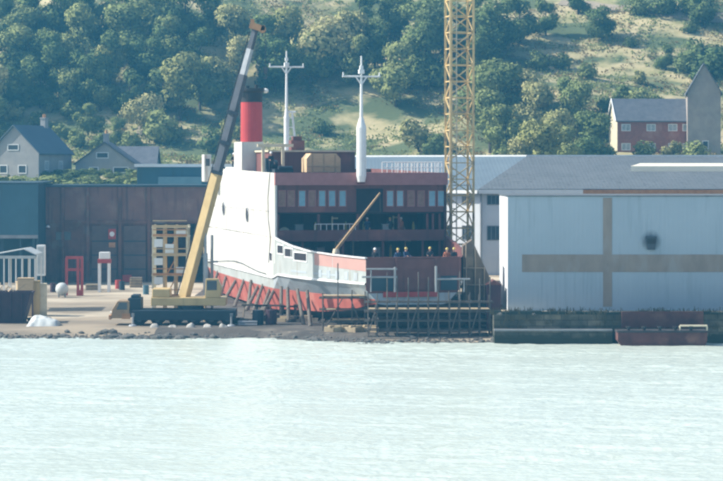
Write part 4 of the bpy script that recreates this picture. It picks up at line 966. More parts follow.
sc2 = scaffold('scaffold', 'dark scaffold standing across the brown transom above the water', xs, [177.2, 178.8], [.8, 1.5, 2.2, 2.9], 1.6, boards=[(2.2, xs[0], xs[-1])], braces=[((xs[2 * k], 177.05, .3), (xs[2 * k + 1], 177.05, 2.9)) for k in range(6)])
m = MB(); y = 177.1; X_ = lambda p: XP(p, 177.1); Zz = lambda p: ZP(p, 177.1)
m.tube((X_(366), y, Zz(269)), (X_(397), y, Zz(269)), .07); m.tube((X_(362), y, Zz(277)), (X_(397), y, Zz(277)), .07); m.tube((X_(395), y, Zz(292)), (X_(395), y, Zz(267)), .09); m.tube((X_(371), y, Zz(292)), (X_(371), y, Zz(269)), .06); m.build('guard_rail', M['steel'], sc2)
m = MB(); m.tube((X_(436), y, Zz(292)), (X_(436), y, Zz(266)), .1); m.tube((X_(436), y, Zz(279)), (X_(470), y, Zz(279)), .07); m.tube((X_(464), y, Zz(292)), (X_(464), y, Zz(279)), .06); m.build('guard_rail', M['steel'], sc2)
# rubble and debris under the stern
for k in range(7):
    x = XP(330 + k * 7, 181); p = Vector((x, 180 + rnd.uniform(-.5, .5), 0)); p.z = terrain(p.x, p.y); m = MB()
    m.cbox(p + Vector((0, 0, .2)), rnd.uniform(.5, 1.2), .35, .4, rz=rnd.uniform(-.8, .8)); m.cbox(p + Vector((.1, 0, .47)), .5, .3, .14, rz=rnd.uniform(-.8, .8))
    tag(m.build('timber_block', M['board'], bevel=.02), 'short timber block lying at the foot of the lit scaffold', 'block', 'timber blocks under the stern')

# ------------------------------------------------------------------ tower crane
Ym = 208.5; ta = 9.0 * 0; mc = Vector((XP(459.5, Ym), Ym, 0)); gz_ = terrain(mc.x, mc.y)
tc_ = thing('tower_crane', 'tall pale yellow lattice tower crane mast behind the ship', 'tower crane', (mc.x, mc.y, gz_))
hwid = 1.02; rot = R(12); ZT = 44.0
def MC(i, j, z): 
    x, y_ = i * hwid, j * hwid; return Vector((mc.x + x * math.cos(rot) - y_ * math.sin(rot), mc.y + x * math.sin(rot) + y_ * math.cos(rot), z))
m = MB(); m.cbox(mc + Vector((0, 0, gz_ + .5)), 5, 5, 1.0, rz=rot); m.build('base_block', M['stone'], tc_)
for i in (-1, 1):
    for j in (-1, 1): MB().bar(MC(i, j, gz_ + 1), MC(i, j, ZT), .2).build('mast_leg', M['paleyellow'], tc_)
zz = [gz_ + 1.2 + k * 1.45 for k in range(int((ZT - gz_ - 1.3) / 1.45) + 1)]
faces = [((-1, -1), (1, -1)), ((1, -1), (1, 1)), ((1, 1), (-1, 1)), ((-1, 1), (-1, -1))]
for fi, (a, b_) in enumerate(faces):
    m = MB()
    for k in range(len(zz) - 1):
        p, q = (a, b_) if (k + fi) % 2 else (b_, a)
        m.bar(MC(*p, zz[k]), MC(*q, zz[k + 1]), .09); m.bar(MC(*a, zz[k]), MC(*b_, zz[k]), .09)
    m.build('lattice', M['paleyellow'], tc_)
m = MB(); lp = lambda s, z: MC(-.80, -.9, z) + Vector((s * .3, 0, 0))
for s in (-1, 1): m.bar(lp(s, gz_ + 1), lp(s, ZT), .1)
k = gz_ + 1.2
while k < ZT: m.bar(lp(-1, k), lp(1, k), .09); k += .58
m.build('ladder', M['cream'], tc_)
for k in range(6):
    z = 5 + k * 6.5; m = MB(); m.cbox(mc + Vector((0, 0, z)), 1.7, 1.7, .06, rz=rot); m.build('platform', M['steel'], tc_)
# canvas covered stair beside the mast foot
Yc = 184.0
t = thing('canvas_shelter', 'sloping brown canvas sheeted stair tower at the right of the stern', 'shelter', (XP(474, Yc), Yc, .4))
q = [(XP(463, Yc), Yc, ZP(246, Yc)), (XP(472, Yc), Yc, ZP(240, Yc)), (XP(497, Yc), Yc, ZP(293, Yc)), (XP(494, Yc), Yc, ZP(310, Yc)), (XP(463, Yc), Yc, ZP(310, Yc))]
m = MB(); m.prism(q, (0, 2.4, 0)); m.build('canvas', M['canvas'], t)
m = MB()
for p in (466, 475, 484, 493):
    zt_ = ZP(246 + max(0, (p - 472)) * 2.1, Yc); m.tube((XP(p, Yc), Yc - .08, .4), (XP(p, Yc), Yc - .08, zt_ + .3), .06)
for py in (268, 285): m.tube((XP(463, Yc), Yc - .1, ZP(py, Yc)), (XP(470 + (py - 250) * .45 + 6, Yc), Yc - .1, ZP(py, Yc)), .05)
m.build('pole', M['timber'], t)
p = P(496, 303, 181); t = thing('maroon_hut', 'small dark maroon site hut beside the white store', 'hut', (p.x, 181.5, 2.1))
xh0, xh1 = XP(487, 181), XP(501, 181); MB().box(xh0, xh1, 181, 183, .5, ZP(285, 181)).build('wall', M['maroon'], t); MB().prism([(xh0 - .1, 180.9, ZP(285, 181)), (xh1 + .1, 180.9, ZP(285, 181)), ((xh0 + xh1) / 2, 180.9, ZP(280, 181))], (0, 2.2, 0)).build('roof', M['rust'], t)

# ------------------------------------------------------------------ mobile crane
Yk = 187.0; gk = terrain(-15, Yk); XK = lambda p: XP(p, Yk); ZK = lambda p: ZP(p, Yk)
mk = thing('mobile_crane', 'yellow and dark mobile crane with its long boom raised beside the ship', 'mobile crane', (XK(172), Yk + .9, gk))
m = MB(); m.box(XK(131), XK(236), Yk - .3, Yk + 2.1, gk + .62, gk + 1.25); m.box(XK(133), XK(236), Yk - .72, Yk - .303, gk + .42, gk + 1.22); m.build('chassis', M['chassis'], mk, bevel=.04)
for px in (140, 158, 176, 194, 212, 228):
    for s, yy in ((-1, Yk - .35), (1, Yk + 1.75)):
        wh = MB(); wh.tube((XK(px), yy - .22, gk + .55), (XK(px), yy + .22, gk + .55), .55, n=18); wo_ = wh.build('wheel', M['tyre'], mk, bevel=.05)
        MB().tube((XK(px), yy - .25, gk + .55), (XK(px), yy - .222, gk + .55), .27, n=12).build('rim', M['rim'], wo_)
# carrier cab, low at the left
cb = MB(); xa, xb_ = XK(111), XK(130); cb.prism([(xa, Yk - .3, gk + .55), (xb_, Yk - .3, gk + .55), (xb_, Yk - .3, gk + 1.95), (xa + .55, Yk - .3, gk + 1.95), (xa + .1, Yk - .3, gk + 1.25)], (0, 2.4, 0)); cabo = cb.build('carrier_cab', M['cabbrown'], mk, bevel=.05)
MB().prism([(xa + .45, Yk - .33, gk + 1.25), (xb_ - .2, Yk - .33, gk + 1.25), (xb_ - .2, Yk - .33, gk + 1.8), (xa + .7, Yk - .33, gk + 1.8)], (0, .027, 0)).build('window', M['glass'], cabo)
MB().box(xa - .15, xa, Yk - .3, Yk + 2.1, gk + .45, gk + .8).build('bumper', M['orange'], cabo)
for yy in (Yk - .05, Yk + 1.8): MB().tube((xa - .04, yy, gk + .98), (xa + .1, yy, gk + .98), .13).build('headlight', M['white2'], cabo)
MB().box(xa + .9, xb_ + .05, Yk - .34, Yk - .303, gk + .5, gk + .95).build('mudguard', M['orange'], cabo)
m = MB(); m.box(XK(128), XK(141), Yk - .2, Yk + 2.0, gk + 1.253, gk + 2.15); m.box(XK(131), XK(139), Yk - .1, Yk + 1.9, gk + 2.153, gk + 2.4); m.build('engine_cover', M['chassis'], mk, bevel=.05)
MB().tube((XK(190), Yk + .9, gk + 1.253), (XK(190), Yk + .9, gk + 1.55), 1.05, n=20).build('slew_ring', M['chassis'], mk)
sb = MB().box(XK(151), XK(226), Yk - .2, Yk + 2.0, gk + 1.553, gk + 2.2).build('slew_platform', M['yellow'], mk, bevel=.05)
m = MB(); m.box(XK(152), XK(170), Yk - .1, Yk + 1.9, gk + 2.203, gk + 2.9); m.build('counterweight', M['yellow'], mk, bevel=.08)
oc = MB().prism([(XK(205), Yk - .25, gk + 2.203), (XK(220), Yk - .25, gk + 2.203), (XK(222), Yk - .25, gk + 3.0), (XK(218), Yk - .25, gk + 3.7), (XK(206), Yk - .25, gk + 3.7)], (0, .9, 0)).build('operator_cab', M['yellow'], mk, bevel=.04)
MB().box(XK(207), XK(217), Yk - .28, Yk - .253, gk + 2.8, gk + 3.55).build('window', M['glass'], oc)
for px in (134, 232):
    m = MB(); m.box(XK(px) - .12, XK(px) + .12, Yk - 1.0, Yk - .31, gk + .75, gk + .98); m.tube((XK(px), Yk - .9, gk + .1), (XK(px), Yk - .9, gk + .75), .09); oo = m.build('outrigger', M['steel'], mk)
    MB().lathe((XK(px), Yk - .9, gk - .02), [(.35, 0), (.3, .1), (.1, .14)], 12).build('foot_pad', M['boomlight'], oo)
b0 = P(182.5, 301, Yk) + Vector((0, .9, 0)); b1 = P(255, 28, Yk) + Vector((0, .9, 0)); D = b1 - b0; BR = R(-32)
def bl(t): return b0 + D * t
m = MB(); m.rbar(bl(0), bl(.47), .68, .74, .68, .72, BR); bo = m.build('boom', M['yellow'], mk, bevel=.04)
m = MB(); m.rbar(bl(.455), bl(.83), .56, .62, .50, .54, BR); b2_ = m.build('boom_extension', M['boomgrey'], bo)
m = MB(); m.rbar(bl(.82), bl(.925), .42, .45, .40, .42, BR); m.build('boom_tip_section', M['boomlight'], b2_) if False else m.build('boom_tip_section', M['boomlight'], bo)
m = MB(); m.rbar(bl(.915), bl(1.0), .38, .40, .36, .38, BR); m.build('boom_fly', M['boomgrey'], bo)
m = MB(); h0 = bl(1.0); m.cbox(h0 + Vector((.0, 0, .15)), .95, .55, .5, M=Matrix.Rotation(R(18), 3, 'Y')); m.cbox(h0 + Vector((.5, 0, .05)), .5, .4, .4); m.cbox(h0 + Vector((-.25, 0, .55)), .3, .4, .4); m.tube(h0 + Vector((.55, -.2, -.05)), h0 + Vector((.55, .2, -.05)), .3, n=12); m.build('boom_head', M['orange'], bo)
for t_ in (.47, .58, .69): 
    m = MB(); p = bl(t_); m.cbox(p, .98, .9, .28, M=D.to_track_quat('Z', 'Y').to_matrix()); m.build('collar', M['boomgrey'], bo)
m = MB(); a = P(205, 296, Yk) + Vector((0, .9, 0)); m.tube(a, a.lerp(bl(.3), .55), .2, n=10); m.tube(a.lerp(bl(.3), .55), bl(.3), .12, n=10); m.build('lift_ram', M['boomlight'], bo)
m = MB(); m.tube(bl(.02) + Vector((-.62, 0, 0)), bl(.98) + Vector((-.35, 0, .2)), .045, n=5); m.build('hoist_rope', M['black'], bo)
m = MB(); hk = h0 + Vector((.8, 0, -.1)); m.tube(hk, hk + Vector((0, 0, -3.0)), .025, n=5); m.cbox(hk + Vector((0, 0, -3.25)), .3, .25, .5); m.path([hk + Vector((.0, 0, -3.5)), hk + Vector((.12, 0, -3.75)), hk + Vector((-.02, 0, -3.95)), hk + Vector((-.14, 0, -3.8))], .05); m.build('hook_block', M['boomgrey'], bo)

# access tower behind the mobile crane
Ys = 191.5
t = thing('access_tower', 'cream and rust orange access tower with platforms behind the mobile crane', 'access tower', (XP(169, Ys), Ys + 1, terrain(-15, Ys)))
XS = [XP(p, Ys) for p in (153, 164, 175, 187)]; g0 = terrain(-15, Ys)
for x in XS:
    for yy in (Ys, Ys + 2): MB().bar((x, yy, g0), (x, yy, ZP(225, Ys)), .16).build('upright', M['cream'] if x in (XS[0], XS[3]) else M['tan'], t)
for py in (228, 237, 256, 276, 297):
    m = MB(); z = ZP(py, Ys); m.box(XS[0] - .12, XS[-1] + .12, Ys - .1, Ys + 2.1, z, z + .09); m.build('platform', M['cream'], t)
    m = MB(); m.bar((XS[0], Ys - .14, z + .6), (XS[-1], Ys - .14, z + .6), .08); m.bar((XS[0], Ys - .14, z + .15), (XS[-1], Ys - .14, z + .15), .06, .2); m.build('guard_rail', M['tan' if py in (228, 256) else 'orange'], t)
for py0, py1, a, b_ in ((239, 247, 0, 1), (258, 265, 0, 1), (277, 284, 0, 1), (229, 235, 2, 3), (244, 254, 1, 2), (267, 275, 2, 3)):
    MB().box(XS[a] + .1, XS[b_] - .1, Ys - .07, Ys - .02, ZP(py1, Ys), ZP(py0, Ys)).build('panel', M['white2'], t)
m = MB()
for k in range(3): m.bar((XS[1], Ys + 2.1, ZP(297 - 20 * k, Ys)), (XS[2], Ys + 2.1, ZP(277 - 20 * k, Ys)), .09)
m.build('brace', M['orange'], t)
for px in (205, 212):
    m = MB(); x = XP(px, 190); m.tube((x, 190, terrain(x, 190)), (x, 190, ZP(235 if px > 207 else 245, 190)), .12); m.tube((x, 190, ZP(262, 190)), (x + .5, 190, ZP(262, 190)), .06)
    tag(m.build('steel_pole', M['tan'] if px < 207 else M['steel']), 'tan upright pole between the mobile crane and the ship' if px < 207 else 'grey steel upright pole between the mobile crane and the ship', 'pole')

# ------------------------------------------------------------------ yard clutter at the left
gy_ = lambda x, y: terrain(x, y)
Yc = 203.0
t = thing('open_canopy', 'open shelter with white pitched canopy on thin posts at the left', 'canopy', (XP(8, Yc), Yc + 2, gy_(-30, Yc)))
xa, xb_ = XP(-18, Yc), XP(36, Yc); ze_ = ZP(262, Yc); zp_ = ZP(249.5, Yc); xp_ = XP(24, Yc)
m = MB(); m.prism([(xa, Yc - .2, ZP(257, Yc)), (xp_, Yc - .2, zp_), (xp_, Yc + 4.2, zp_), (xa, Yc + 4.2, ZP(257, Yc))], (0, 0, .08)); m.prism([(xp_ + .003, Yc - .2, zp_), (xb_, Yc - .2, ze_ + .6), (xb_, Yc + 4.2, ze_ + .6), (xp_ + .003, Yc + 4.2, zp_)], (0, 0, .08)); m.build('canopy', M['tarp'], t)
MB().box(xa, xb_, Yc - .12, Yc - .02, ze_ + .3, ze_ + .55).build('valance', M['tarp'], t)
for p in (-15, -3, 4, 9, 16, 22, 30, 35):
    for yy in (Yc, Yc + 4): MB().tube((XP(p, Yc), yy, gy_(-30, yy)), (XP(p, Yc), yy, ze_ + .3), .06, n=6).build('post', M['white2'], t)
# white cabinet by the shed
x = XP(41, 225); t = thing('white_cabinet', 'tall white cabinet standing beside the teal shed corner', 'cabinet', (x, 225, gy_(x, 225)))
zq = gy_(x, 225); MB().box(x - .35, x + .4, 224.6, 225.4, zq + 1.9, ZP(245, 225)).build('case', M['white2'], t, bevel=.03); MB().box(x - .25, x + .3, 224.7, 225.3, zq, zq + 1.897).build('plinth', M['tealdark'], t)
MB().box(x - .28, x + .33, 224.57, 224.597, zq + 2.1, ZP(247, 225)).build('door', M['tarp'], t)
# pale round tank
p = P(62, 283, 222); p.z = gy_(p.x, 222); m = MB(); pr = [(max(.02, .62 * math.sin(a)), .78 - .62 * math.cos(a)) for a in [k * math.pi / 10 for k in range(11)]]
t = thing('round_tank', 'pale round tank on legs in front of the brown hall', 'tank', p); m.lathe(p, pr, 16); m.build('shell', M['tarp'], t, smooth=True)
m = MB()
for k in range(4): a = .78 + k * 1.57; m.tube(p + Vector((.42 * math.cos(a), .42 * math.sin(a), -.02)), p + Vector((.42 * math.cos(a), .42 * math.sin(a), .5)), .05)
m.build('legs', M['steel'], t)
# red frame
Yr = 226; t = thing('red_frame', 'red steel portal frame standing before the brown hall', 'frame', (XP(74, Yr), Yr, gy_(-28, Yr))); zg = gy_(-28, Yr)
for p in (66.5, 78, 82): MB().box(XP(p, Yr) - .12, XP(p, Yr) + .12, Yr - .12, Yr + .12, zg, ZP(258, Yr)).build('post', M['redpaint'], t)
for py in (259, 271): MB().box(XP(66, Yr), XP(83, Yr), Yr - .1, Yr + .1, ZP(py, Yr) + .003, ZP(py, Yr) + .26).build('crossbar', M['redpaint'], t)
MB().box(XP(77, Yr), XP(83, Yr), Yr - .4, Yr + .4, zg, zg + .5).build('foot', M['redpaint'], t)
# white legged red stand in front of the door
Yw = 232; zg = gy_(-26, Yw); t = thing('tall_stand', 'white topped stand with a red band on two white legs', 'stand', (XP(104, Yw), Yw, zg))
for p in (99.5, 109): MB().box(XP(p, Yw) - .13, XP(p, Yw) + .13, Yw - .3, Yw + .3, zg, ZP(263, Yw)).build('leg', M['white2'], t)
MB().box(XP(98, Yw), XP(111, Yw), Yw - .4, Yw + .4, ZP(263, Yw) + .003, ZP(259, Yw)).build('band', M['redpaint'], t)
MB().box(XP(99.5, Yw), XP(110, Yw), Yw - .35, Yw + .35, ZP(259, Yw) + .003, ZP(252, Yw)).build('box', M['white2'], t, bevel=.05)
# maroon skip with scrap
Yk2 = 189; xa, xb_ = XP(-22, Yk2), XP(31, Yk2); zg = gy_(-28, Yk2) - .02
t = thing('skip', 'dark maroon steel skip at the left edge of the yard', 'skip', ((xa + xb_) / 2, Yk2 + 1.2, zg))
zt_ = ZP(292, Yk2)
def tub(x0, x1, y0, y1, z0, z1, ins): return [(x0 + ins, y0 + .2, z0), (x1 - ins, y0 + .2, z0), (x1 - ins, y1 - .2, z0), (x0 + ins, y1 - .2, z0), (x0, y0, z1), (x1, y0, z1), (x1, y1, z1), (x0, y1, z1)]
m = MB(); a = tub(xa, xb_, Yk2, Yk2 + 2.4, zg, zt_, .7); b_ = tub(xa + .1, xb_ - .1, Yk2 + .1, Yk2 + 2.3, zg + .1, zt_, .7)
m.add(a + b_, [(3, 2, 1, 0), (0, 1, 5, 4), (1, 2, 6, 5), (2, 3, 7, 6), (3, 0, 4, 7), (8, 9, 10, 11), (8, 12, 13, 9), (9, 13, 14, 10), (10, 14, 15, 11), (11, 15, 12, 8), (4, 5, 13, 12), (5, 6, 14, 13), (6, 7, 15, 14), (7, 4, 12, 15)])
sk = m.build('body', M['maroon'], t)
m = MB()
for k in range(5): x = xa + .8 + k * .9; m.bar((x, Yk2 - .02 + .1, zg + .3), (x, Yk2 - .06, zt_ - .05), .12)
m.bar((xa - .05, Yk2 - .05, zt_ - .03), (xb_ + .05, Yk2 - .05, zt_ - .03), .12, .14); m.build('rib', M['maroon'], t)
for k in range(11):
    x = xa + 1 + rnd.uniform(0, xb_ - xa - 1.6); yy = Yk2 + rnd.uniform(.5, 1.8); m = MB(); c = Vector((x, yy, zt_ + rnd.uniform(-.1, .12)))
    d = Vector((rnd.uniform(-.9, .9), rnd.uniform(-.3, .3), rnd.uniform(.15, .55))); m.bar(c - d * .4, c + d, .12, .05); tag(m.build('plank', M[rnd.choice(['tan', 'board', 'timber'])]), 'scrap plank poking up out of the maroon skip', 'plank', 'planks in the maroon skip')
# pile of dark scrap to the right of the skip, tan timber behind it
for k in range(7):
    x = XP(rnd.uniform(33, 46), 191); p = Vector((x, 191 + rnd.uniform(-.5, .5), 0)); p.z = gy_(p.x, p.y); m = MB(); m.tube(p + Vector((0, 0, .14 + .0)), p + Vector((0, 0, .32)), .48, n=16); m.tube(p + Vector((0, 0, 0)), p + Vector((0, 0, .138)), .42, n=16)
    if k < 4: tag(m.build('old_tyre', M['tyre'], bevel=.05), 'old black tyre lying on the yard beside the maroon skip', 'tyre', 'old tyres beside the skip')
for k, (px, py, ln, mm) in enumerate(((26, 281, 2.2, 'tan'), (33, 284, 1.8, 'yellow'), (40, 287, 1.6, 'cream'), (22, 285, 2.0, 'board'))):
    p = P(px, py + 3, 197); p.z = gy_(p.x, p.y); z1_ = ZP(py - 2, 197); m = MB()
    m.cbox((p.x, p.y + k * .3, (p.z + z1_) / 2), ln * .6, .8, z1_ - p.z, rz=.1 * k); m.cbox((p.x, p.y + k * .3, z1_ + .06), ln * .64, .85, .1, rz=.1 * k + .03)
    tag(m.build('timber_stack', M[mm], bevel=.03), {'tan': 'tan crate of timber under the white canopy', 'yellow': 'yellow painted box at the right end of the canopy', 'cream': 'cream box farthest right beside the canopy', 'board': 'pale brown plank box in the middle below the canopy'}[mm], 'box')
# tarpaulin heap
def heap(name, label, x0, x1, y0, y1, hh, m_, cat):
    nx_, ny_ = 22, 10; v = []
    for j in range(ny_ + 1):
        for i in range(nx_ + 1):
            a, b_ = i / nx_, j / ny_; x = x0 + (x1 - x0) * a; y_ = y0 + (y1 - y0) * b_
            e = max(0, 1 - (2 * a - 1) ** 4) * max(0, 1 - (2 * b_ - 1) ** 2)
            v.append((x, y_, terrain(x, y_) - .03 + hh * e ** .7 * (.75 + 1.3 * vnoise(x * 1.7 + 9, y_ * 1.9) + .5 * vnoise(x * 4.1, y_ * 4.3))))
    m = MB(); m.add(v, [(j * (nx_ + 1) + i, j * (nx_ + 1) + i + 1, (j + 1) * (nx_ + 1) + i + 1, (j + 1) * (nx_ + 1) + i) for j in range(ny_) for i in range(nx_)])
    tag(m.build(name, m_, smooth=True), label, cat)
heap('tarpaulin_heap', 'crumpled white tarpaulin heap on the yard near the skip', XP(27, 187), XP(59, 187), 186.3, 188.4, .75, M['tarp'], 'tarpaulin')
for k, (px, a) in enumerate(((150, 'first'), (168, ''), (186, ''), (203, ''), (219, ''))):
    heap('sandbag', 'pale sandbag lying on the ground along the mobile crane', XP(px, 184.8), XP(px + 9, 184.8), 184.5, 185.3, .3, M['sack'], 'sandbag')
    COL.objects[-1]['group'] = 'sandbags along the mobile crane'

def ground(px, py, Y): p = P(px, py, Y); p.z = terrain(p.x, p.y); return p
def pallet_stack(px, Y, n_, label):
    p = ground(px, 0, Y); t = thing('pallet_stack', label, 'pallets', p); 
    for k in range(n_):
        m = MB(); z = p.z + k * .15
        for dy in (-.5, 0, .5): m.box(p.x - .6, p.x + .6, p.y + dy - .05, p.y + dy + .05, z, z + .09)
        for q in range(6): m.box(p.x - .6 + q * .205, p.x - .6 + q * .205 + .15, p.y - .55, p.y + .55, z + .093, z + .12)
        m.build('pallet', M['board' if k % 2 else 'timber'], t)
pallet_stack(136, 240, 7, 'tall stack of timber pallets before the right sliding door of the brown hall')
pallet_stack(92, 236, 4, 'low stack of timber pallets beside the red portal frame')
for k, (px, Y, mm, lb) in enumerate(((118, 238, 'redpaint', 'red steel drum standing left of the tall pallet stack'), (122, 236, 'chassis', 'dark blue drum in front of the red steel drum'), (53, 232, 'maroon', 'maroon drum left of the pale round tank'), (146, 228, 'tealshed', 'teal drum standing left of the access tower'))):
    p = ground(px, 0, Y); m = MB(); m.lathe(p, [(.3, 0), (.31, .02), (.29, .05), (.29, .3), (.31, .32), (.29, .34), (.29, .58), (.31, .6), (.29, .62), (.29, .88), (.3, .9), (.27, .9)], 14); tag(m.build('oil_drum', M[mm]), lb, 'drum')
for k in range(9):
    p = ground(238 + k * 9 + rnd.uniform(-3, 3), 0, 189 + rnd.uniform(-1.5, 3)); a = rnd.uniform(-.6, .6); ln = rnd.uniform(1.2, 2.6); m = MB(); d = Vector((math.cos(a), math.sin(a), 0)) * ln / 2
    m.bar(p - d + Vector((0, 0, .15)), p + d + Vector((0, 0, .15)), .3, .3); m.bar(p - d * .8 + Vector((.1, .1, .4)), p + d * .6 + Vector((0, .1, .4)), .22, .18); tag(m.build('timber_baulk', M[('darktimber', 'timber', 'board')[k % 3]]), 'timber baulk lying on the ground by the shoring posts', 'timber', 'timber baulks by the shoring posts')
for k in range(6):
    p = ground(250 + k * 13, 0, 192 + rnd.uniform(-1, 2)); m = MB(); 
    for sx in (-.5, .5):
        for sy in (-.35, .35): m.bar(p + Vector((sx * 1.15, sy, 0)), p + Vector((sx * .9, 0, 1.15)), .1)
    m.bar(p + Vector((-.7, 0, 1.2)), p + Vector((.7, 0, 1.2)), .16, .14); tag(m.build('trestle', M['darktimber' if k % 2 else 'timber']), 'timber trestle standing beneath the white side of the ship', 'trestle', 'trestles beside the ship')
p = ground(215, 0, 186.2); t = thing('pipe_bundle', 'bundle of grey steel pipes on the ground right of the mobile crane', 'pipes', (XP(246, 186.4), 186.4, terrain(-9, 186.4)))
for k in range(7):
    z = terrain(-9, 186.4) + .12 + (k // 4) * .2; m = MB(); y_ = 186.1 + (k % 4) * .22 + (k // 4) * .11; m.tube((XP(238, 186), y_, z), (XP(257, 186), y_, z), .1, n=10); m.build('pipe', M['steel'], t)

# ------------------------------------------------------------------ workers on the ship
def body_mesh(name, pose):
    """one continuous skinned figure about 1.76 m tall, facing -y"""
    L_, Ra = pose
    J = {'pelvis': ((0, 0, .95), .145), 'waist': ((0, 0, 1.10), .135), 'chest': ((0, -.02, 1.32), .165), 'neckb': ((0, 0, 1.47), .085), 'neck': ((0, -.01, 1.53), .058), 'head1': ((0, -.02, 1.61), .088), 'head2': ((0, -.015, 1.69), .095), 'head3': ((0, 0, 1.745), .065)}
    E = [('pelvis', 'waist'), ('waist', 'chest'), ('chest', 'neckb'), ('neckb', 'neck'), ('neck', 'head1'), ('head1', 'head2'), ('head2', 'head3')]
    J['nose'] = ((0, -.125, 1.635), .016); E.append(('head1', 'nose'))
    for s, sd_ in ((-1, 'l'), (1, 'r')):
        el, wr = pose[0] if s < 0 else pose[1]
        J[sd_ + 'sh'] = ((s * .19, 0, 1.43), .078); J[sd_ + 'el'] = ((s * el[0], el[1], el[2]), .05); J[sd_ + 'wr'] = ((s * wr[0], wr[1], wr[2]), .036)
        d = (Vector(wr) - Vector(el)).normalized(); hp = Vector(wr) + d * .08; J[sd_ + 'pa'] = ((s * hp.x, hp.y, hp.z), .036)
        E += [('chest', sd_ + 'sh'), (sd_ + 'sh', sd_ + 'el'), (sd_ + 'el', sd_ + 'wr'), (sd_ + 'wr', sd_ + 'pa')]
        up = Vector((0, 0, 1)) if abs(d.z) < .8 else Vector((0, -1, 0)); x = d.cross(up).normalized(); y = x.cross(d)
        for k, ln in enumerate((.075, .088, .082, .064)):
            b_ = hp + x * ((k - 1.5) * .021) + d * .025; e = b_ + d * ln * .6 + y * -.012 ; e2 = e + d * ln * .35 - y * .03
            for nm, q, r_0 in (('a', b_, .011), ('b', e, .0095), ('c', e2, .008)): J['%sf%d%s' % (sd_, k, nm)] = ((s * q.x, q.y, q.z), r_0)
            E += [(sd_ + 'pa', '%sf%da' % (sd_, k)), ('%sf%da' % (sd_, k), '%sf%db' % (sd_, k)), ('%sf%db' % (sd_, k), '%sf%dc' % (sd_, k))]
        q = hp - x * .045 - d * .01; q2 = q - x * .02 + d * .045
        J[sd_ + 't1'] = ((s * q.x, q.y, q.z), .012); J[sd_ + 't2'] = ((s * q2.x, q2.y, q2.z), .009); E += [(sd_ + 'pa', sd_ + 't1'), (sd_ + 't1', sd_ + 't2')]
        J[sd_ + 'hip'] = ((s * .1, 0, .88), .105); J[sd_ + 'kn'] = ((s * .115, -.03, .5), .068); J[sd_ + 'an'] = ((s * .12, .01, .09), .045); J[sd_ + 'toe'] = ((s * .14, -.16, .045), .042)
        E += [('pelvis', sd_ + 'hip'), (sd_ + 'hip', sd_ + 'kn'), (sd_ + 'kn', sd_ + 'an'), (sd_ + 'an', sd_ + 'toe')]
        J[sd_ + 'ear'] = ((s * .098, .0, 1.64), .015); E.append(('head1', sd_ + 'ear'))
    ks = list(J); me = bpy.data.meshes.new(name); me.from_pydata([J[k][0] for k in ks], [(ks.index(a), ks.index(b_)) for a, b_ in E], [])
    o = bpy.data.objects.new(name, me); COL.objects.link(o); o.modifiers.new('skin', 'SKIN')
    for i, k in enumerate(ks): me.skin_vertices[0].data[i].radius = (J[k][1], J[k][1])
    me.skin_vertices[0].data[0].use_root = True
    sb_ = o.modifiers.new('sub', 'SUBSURF'); sb_.levels = 1; sb_.render_levels = 1
    dg = bpy.context.evaluated_depsgraph_get(); me2 = bpy.data.meshes.new_from_object(o.evaluated_get(dg))
    bpy.data.objects.remove(o)
    hands = [(Vector((s * pose[0 if s < 0 else 1][1][0], pose[0 if s < 0 else 1][1][1], pose[0 if s < 0 else 1][1][2]))) for s in (-1, 1)]
    return me2, hands
POSES = [(((.24, .03, 1.14), (.25, -.12, .92)), ((.24, .03, 1.14), (.25, -.12, .92))),
         (((.28, -.02, 1.16), (.2, -.26, 1.12)), ((.25, .04, 1.14), (.26, -.1, .92))),
         (((.26, -.1, 1.18), (.16, -.34, 1.16)), ((.26, -.1, 1.18), (.16, -.34, 1.16)))]
BASE = [body_mesh('person', p) for p in POSES]
def worker(pos, rz, pose, cloth, hat, label):
    me, hands = BASE[pose]; me = me.copy(); o = bpy.data.objects.new('person', me); COL.objects.link(o)
    me.materials.clear()
    for mm in (M[cloth], M['skin'], M['tyre']): me.materials.append(mm)
    for p in me.polygons:
        c = p.center; i = 0
        if c.z > 1.5: i = 1
        elif c.z < .12: i = 2
        elif min((c - h).length for h in hands) < .2 and abs(c.x) > .14: 
            if min((c - h).length for h in hands) < .035 or any((c - h).length < .2 and (c.z < h.z or c.y < h.y) for h in hands): i = 1
        p.material_index = i; p.use_smooth = True
    o.location = pos; o.rotation_euler = (0, 0, rz); tag(o, label, 'person', 'workers on the ship')
    m = MB(); m.lathe((0, -.005, 1.70), [(.135, 0), (.135, .02), (.115, .025), (.108, .07), (.075, .125), (.02, .145)], 14); m.prism([(-.07, -.12, 1.703), (.07, -.12, 1.703), (.05, -.19, 1.695), (-.05, -.19, 1.695)], (0, 0, .018)); m.build('hard_hat', M[hat], o, True, smooth=True)
    m = MB()
    for s in (-1, 1): m.lathe((s * .033, -.095, 1.655), [(.004, -.008), (.012, 0), (.004, .008)], 6)
    m.build('eyes', M['black'], o, True)
    m = MB(); m.box(-.025, .025, -.106, -.1, 1.588, 1.596); m.build('mouth', M['redpaint'], o, True)
    return o
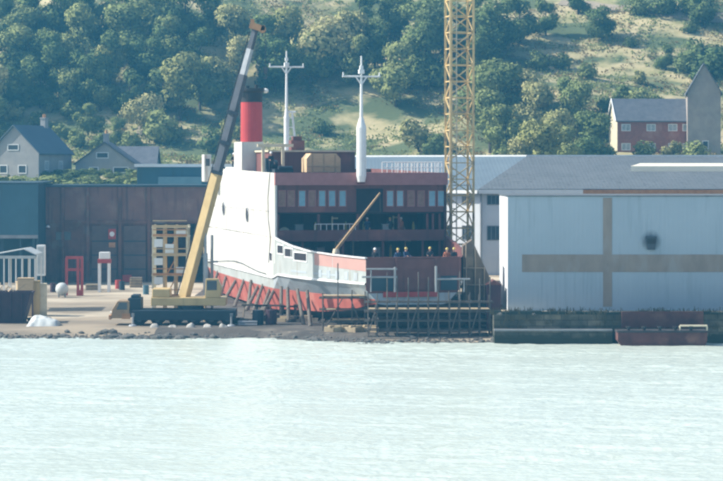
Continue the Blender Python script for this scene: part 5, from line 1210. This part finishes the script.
WK = [(375, 2.2, 5.0, 0, 'overall_dark', 'hat_white', 'worker in dark overalls and white hard hat at the left of the brown transom'),
      (398, 1.4, 5.0, 1, 'overall_blue', 'hat_yellow', 'left one of two yellow hatted workers above the middle of the transom'),
      (406, 3.0, 5.0, 2, 'overall_blue', 'hat_yellow', 'right one of two yellow hatted workers above the middle of the transom'),
      (430, 3.4, 5.0, 2, 'overall_dark', 'hat_yellow', 'worker in dark overalls and yellow hard hat near the right end of the transom'),
      (447, 1.3, 5.0, 1, 'overall_orange', 'hat_yellow', 'worker in orange jacket left of the farthest right worker at the transom'),
      (454, 1.7, 5.0, 0, 'overall_dark', 'hat_yellow', 'worker in dark overalls farthest right at the transom corner'),
      (367, 19.2, 7.0, 0, 'overall_blue', 'hat_white', 'worker in blue overalls and white hard hat in the dark upper open deck'),
      (390, 19.2, 7.0, 1, 'overall_dark', 'hat_yellow', 'worker in dark overalls and yellow hard hat in the dark upper open deck'),
      (401, 19.0, 7.0, 0, 'overall_orange', 'hat_white', 'worker in orange jacket and white hard hat in the dark upper open deck')]
for px, u, z, po, cl_, hat, lab in WK:
    # stand at depth u on the ship, in the column of the photo
    v = 0
    for _ in range(30):
        p = SW(v, u, z); v += ((px - CX) * p.y / F - p.x)
    worker(SW(v, u, z + .003), rnd.uniform(-.5, .5) + SA, po, cl_, hat, lab)
for px, u, cl_, hat, lab in ((270.5, 21.5, 'overall_dark', 'hat_white', 'worker in dark overalls by the davit on the ship roof'), (225, 40, 'overall_dark', 'hat_white', 'worker in dark overalls left of the funnel on the ship roof')):
    v = -6
    for _ in range(30):
        p = SW(v, u, 12.6); v += ((px - CX) * p.y / F - p.x)
    v = max(v, -7.1); worker(SW(v, u, 12.603), .4, 1, cl_, hat, lab)

# ------------------------------------------------------------------ air
hm = bpy.data.materials.new('haze'); hm.use_nodes = True
n = hm.node_tree; n.nodes.remove(n.nodes['Principled BSDF'])
pv = n.nodes.new('ShaderNodeVolumePrincipled'); pv.inputs['Color'].default_value = (.14, .58, .97, 1); pv.inputs['Density'].default_value = .00043; pv.inputs['Anisotropy'].default_value = .35
n.links.new(pv.outputs[0], n.nodes['Material Output'].inputs['Volume'])
hz = MB().box(-300, 300, -70, 620, -4, 120).build('haze', hm)
tag(hz, 'blue afternoon haze over the river and hillside', 'haze', kind='stuff')
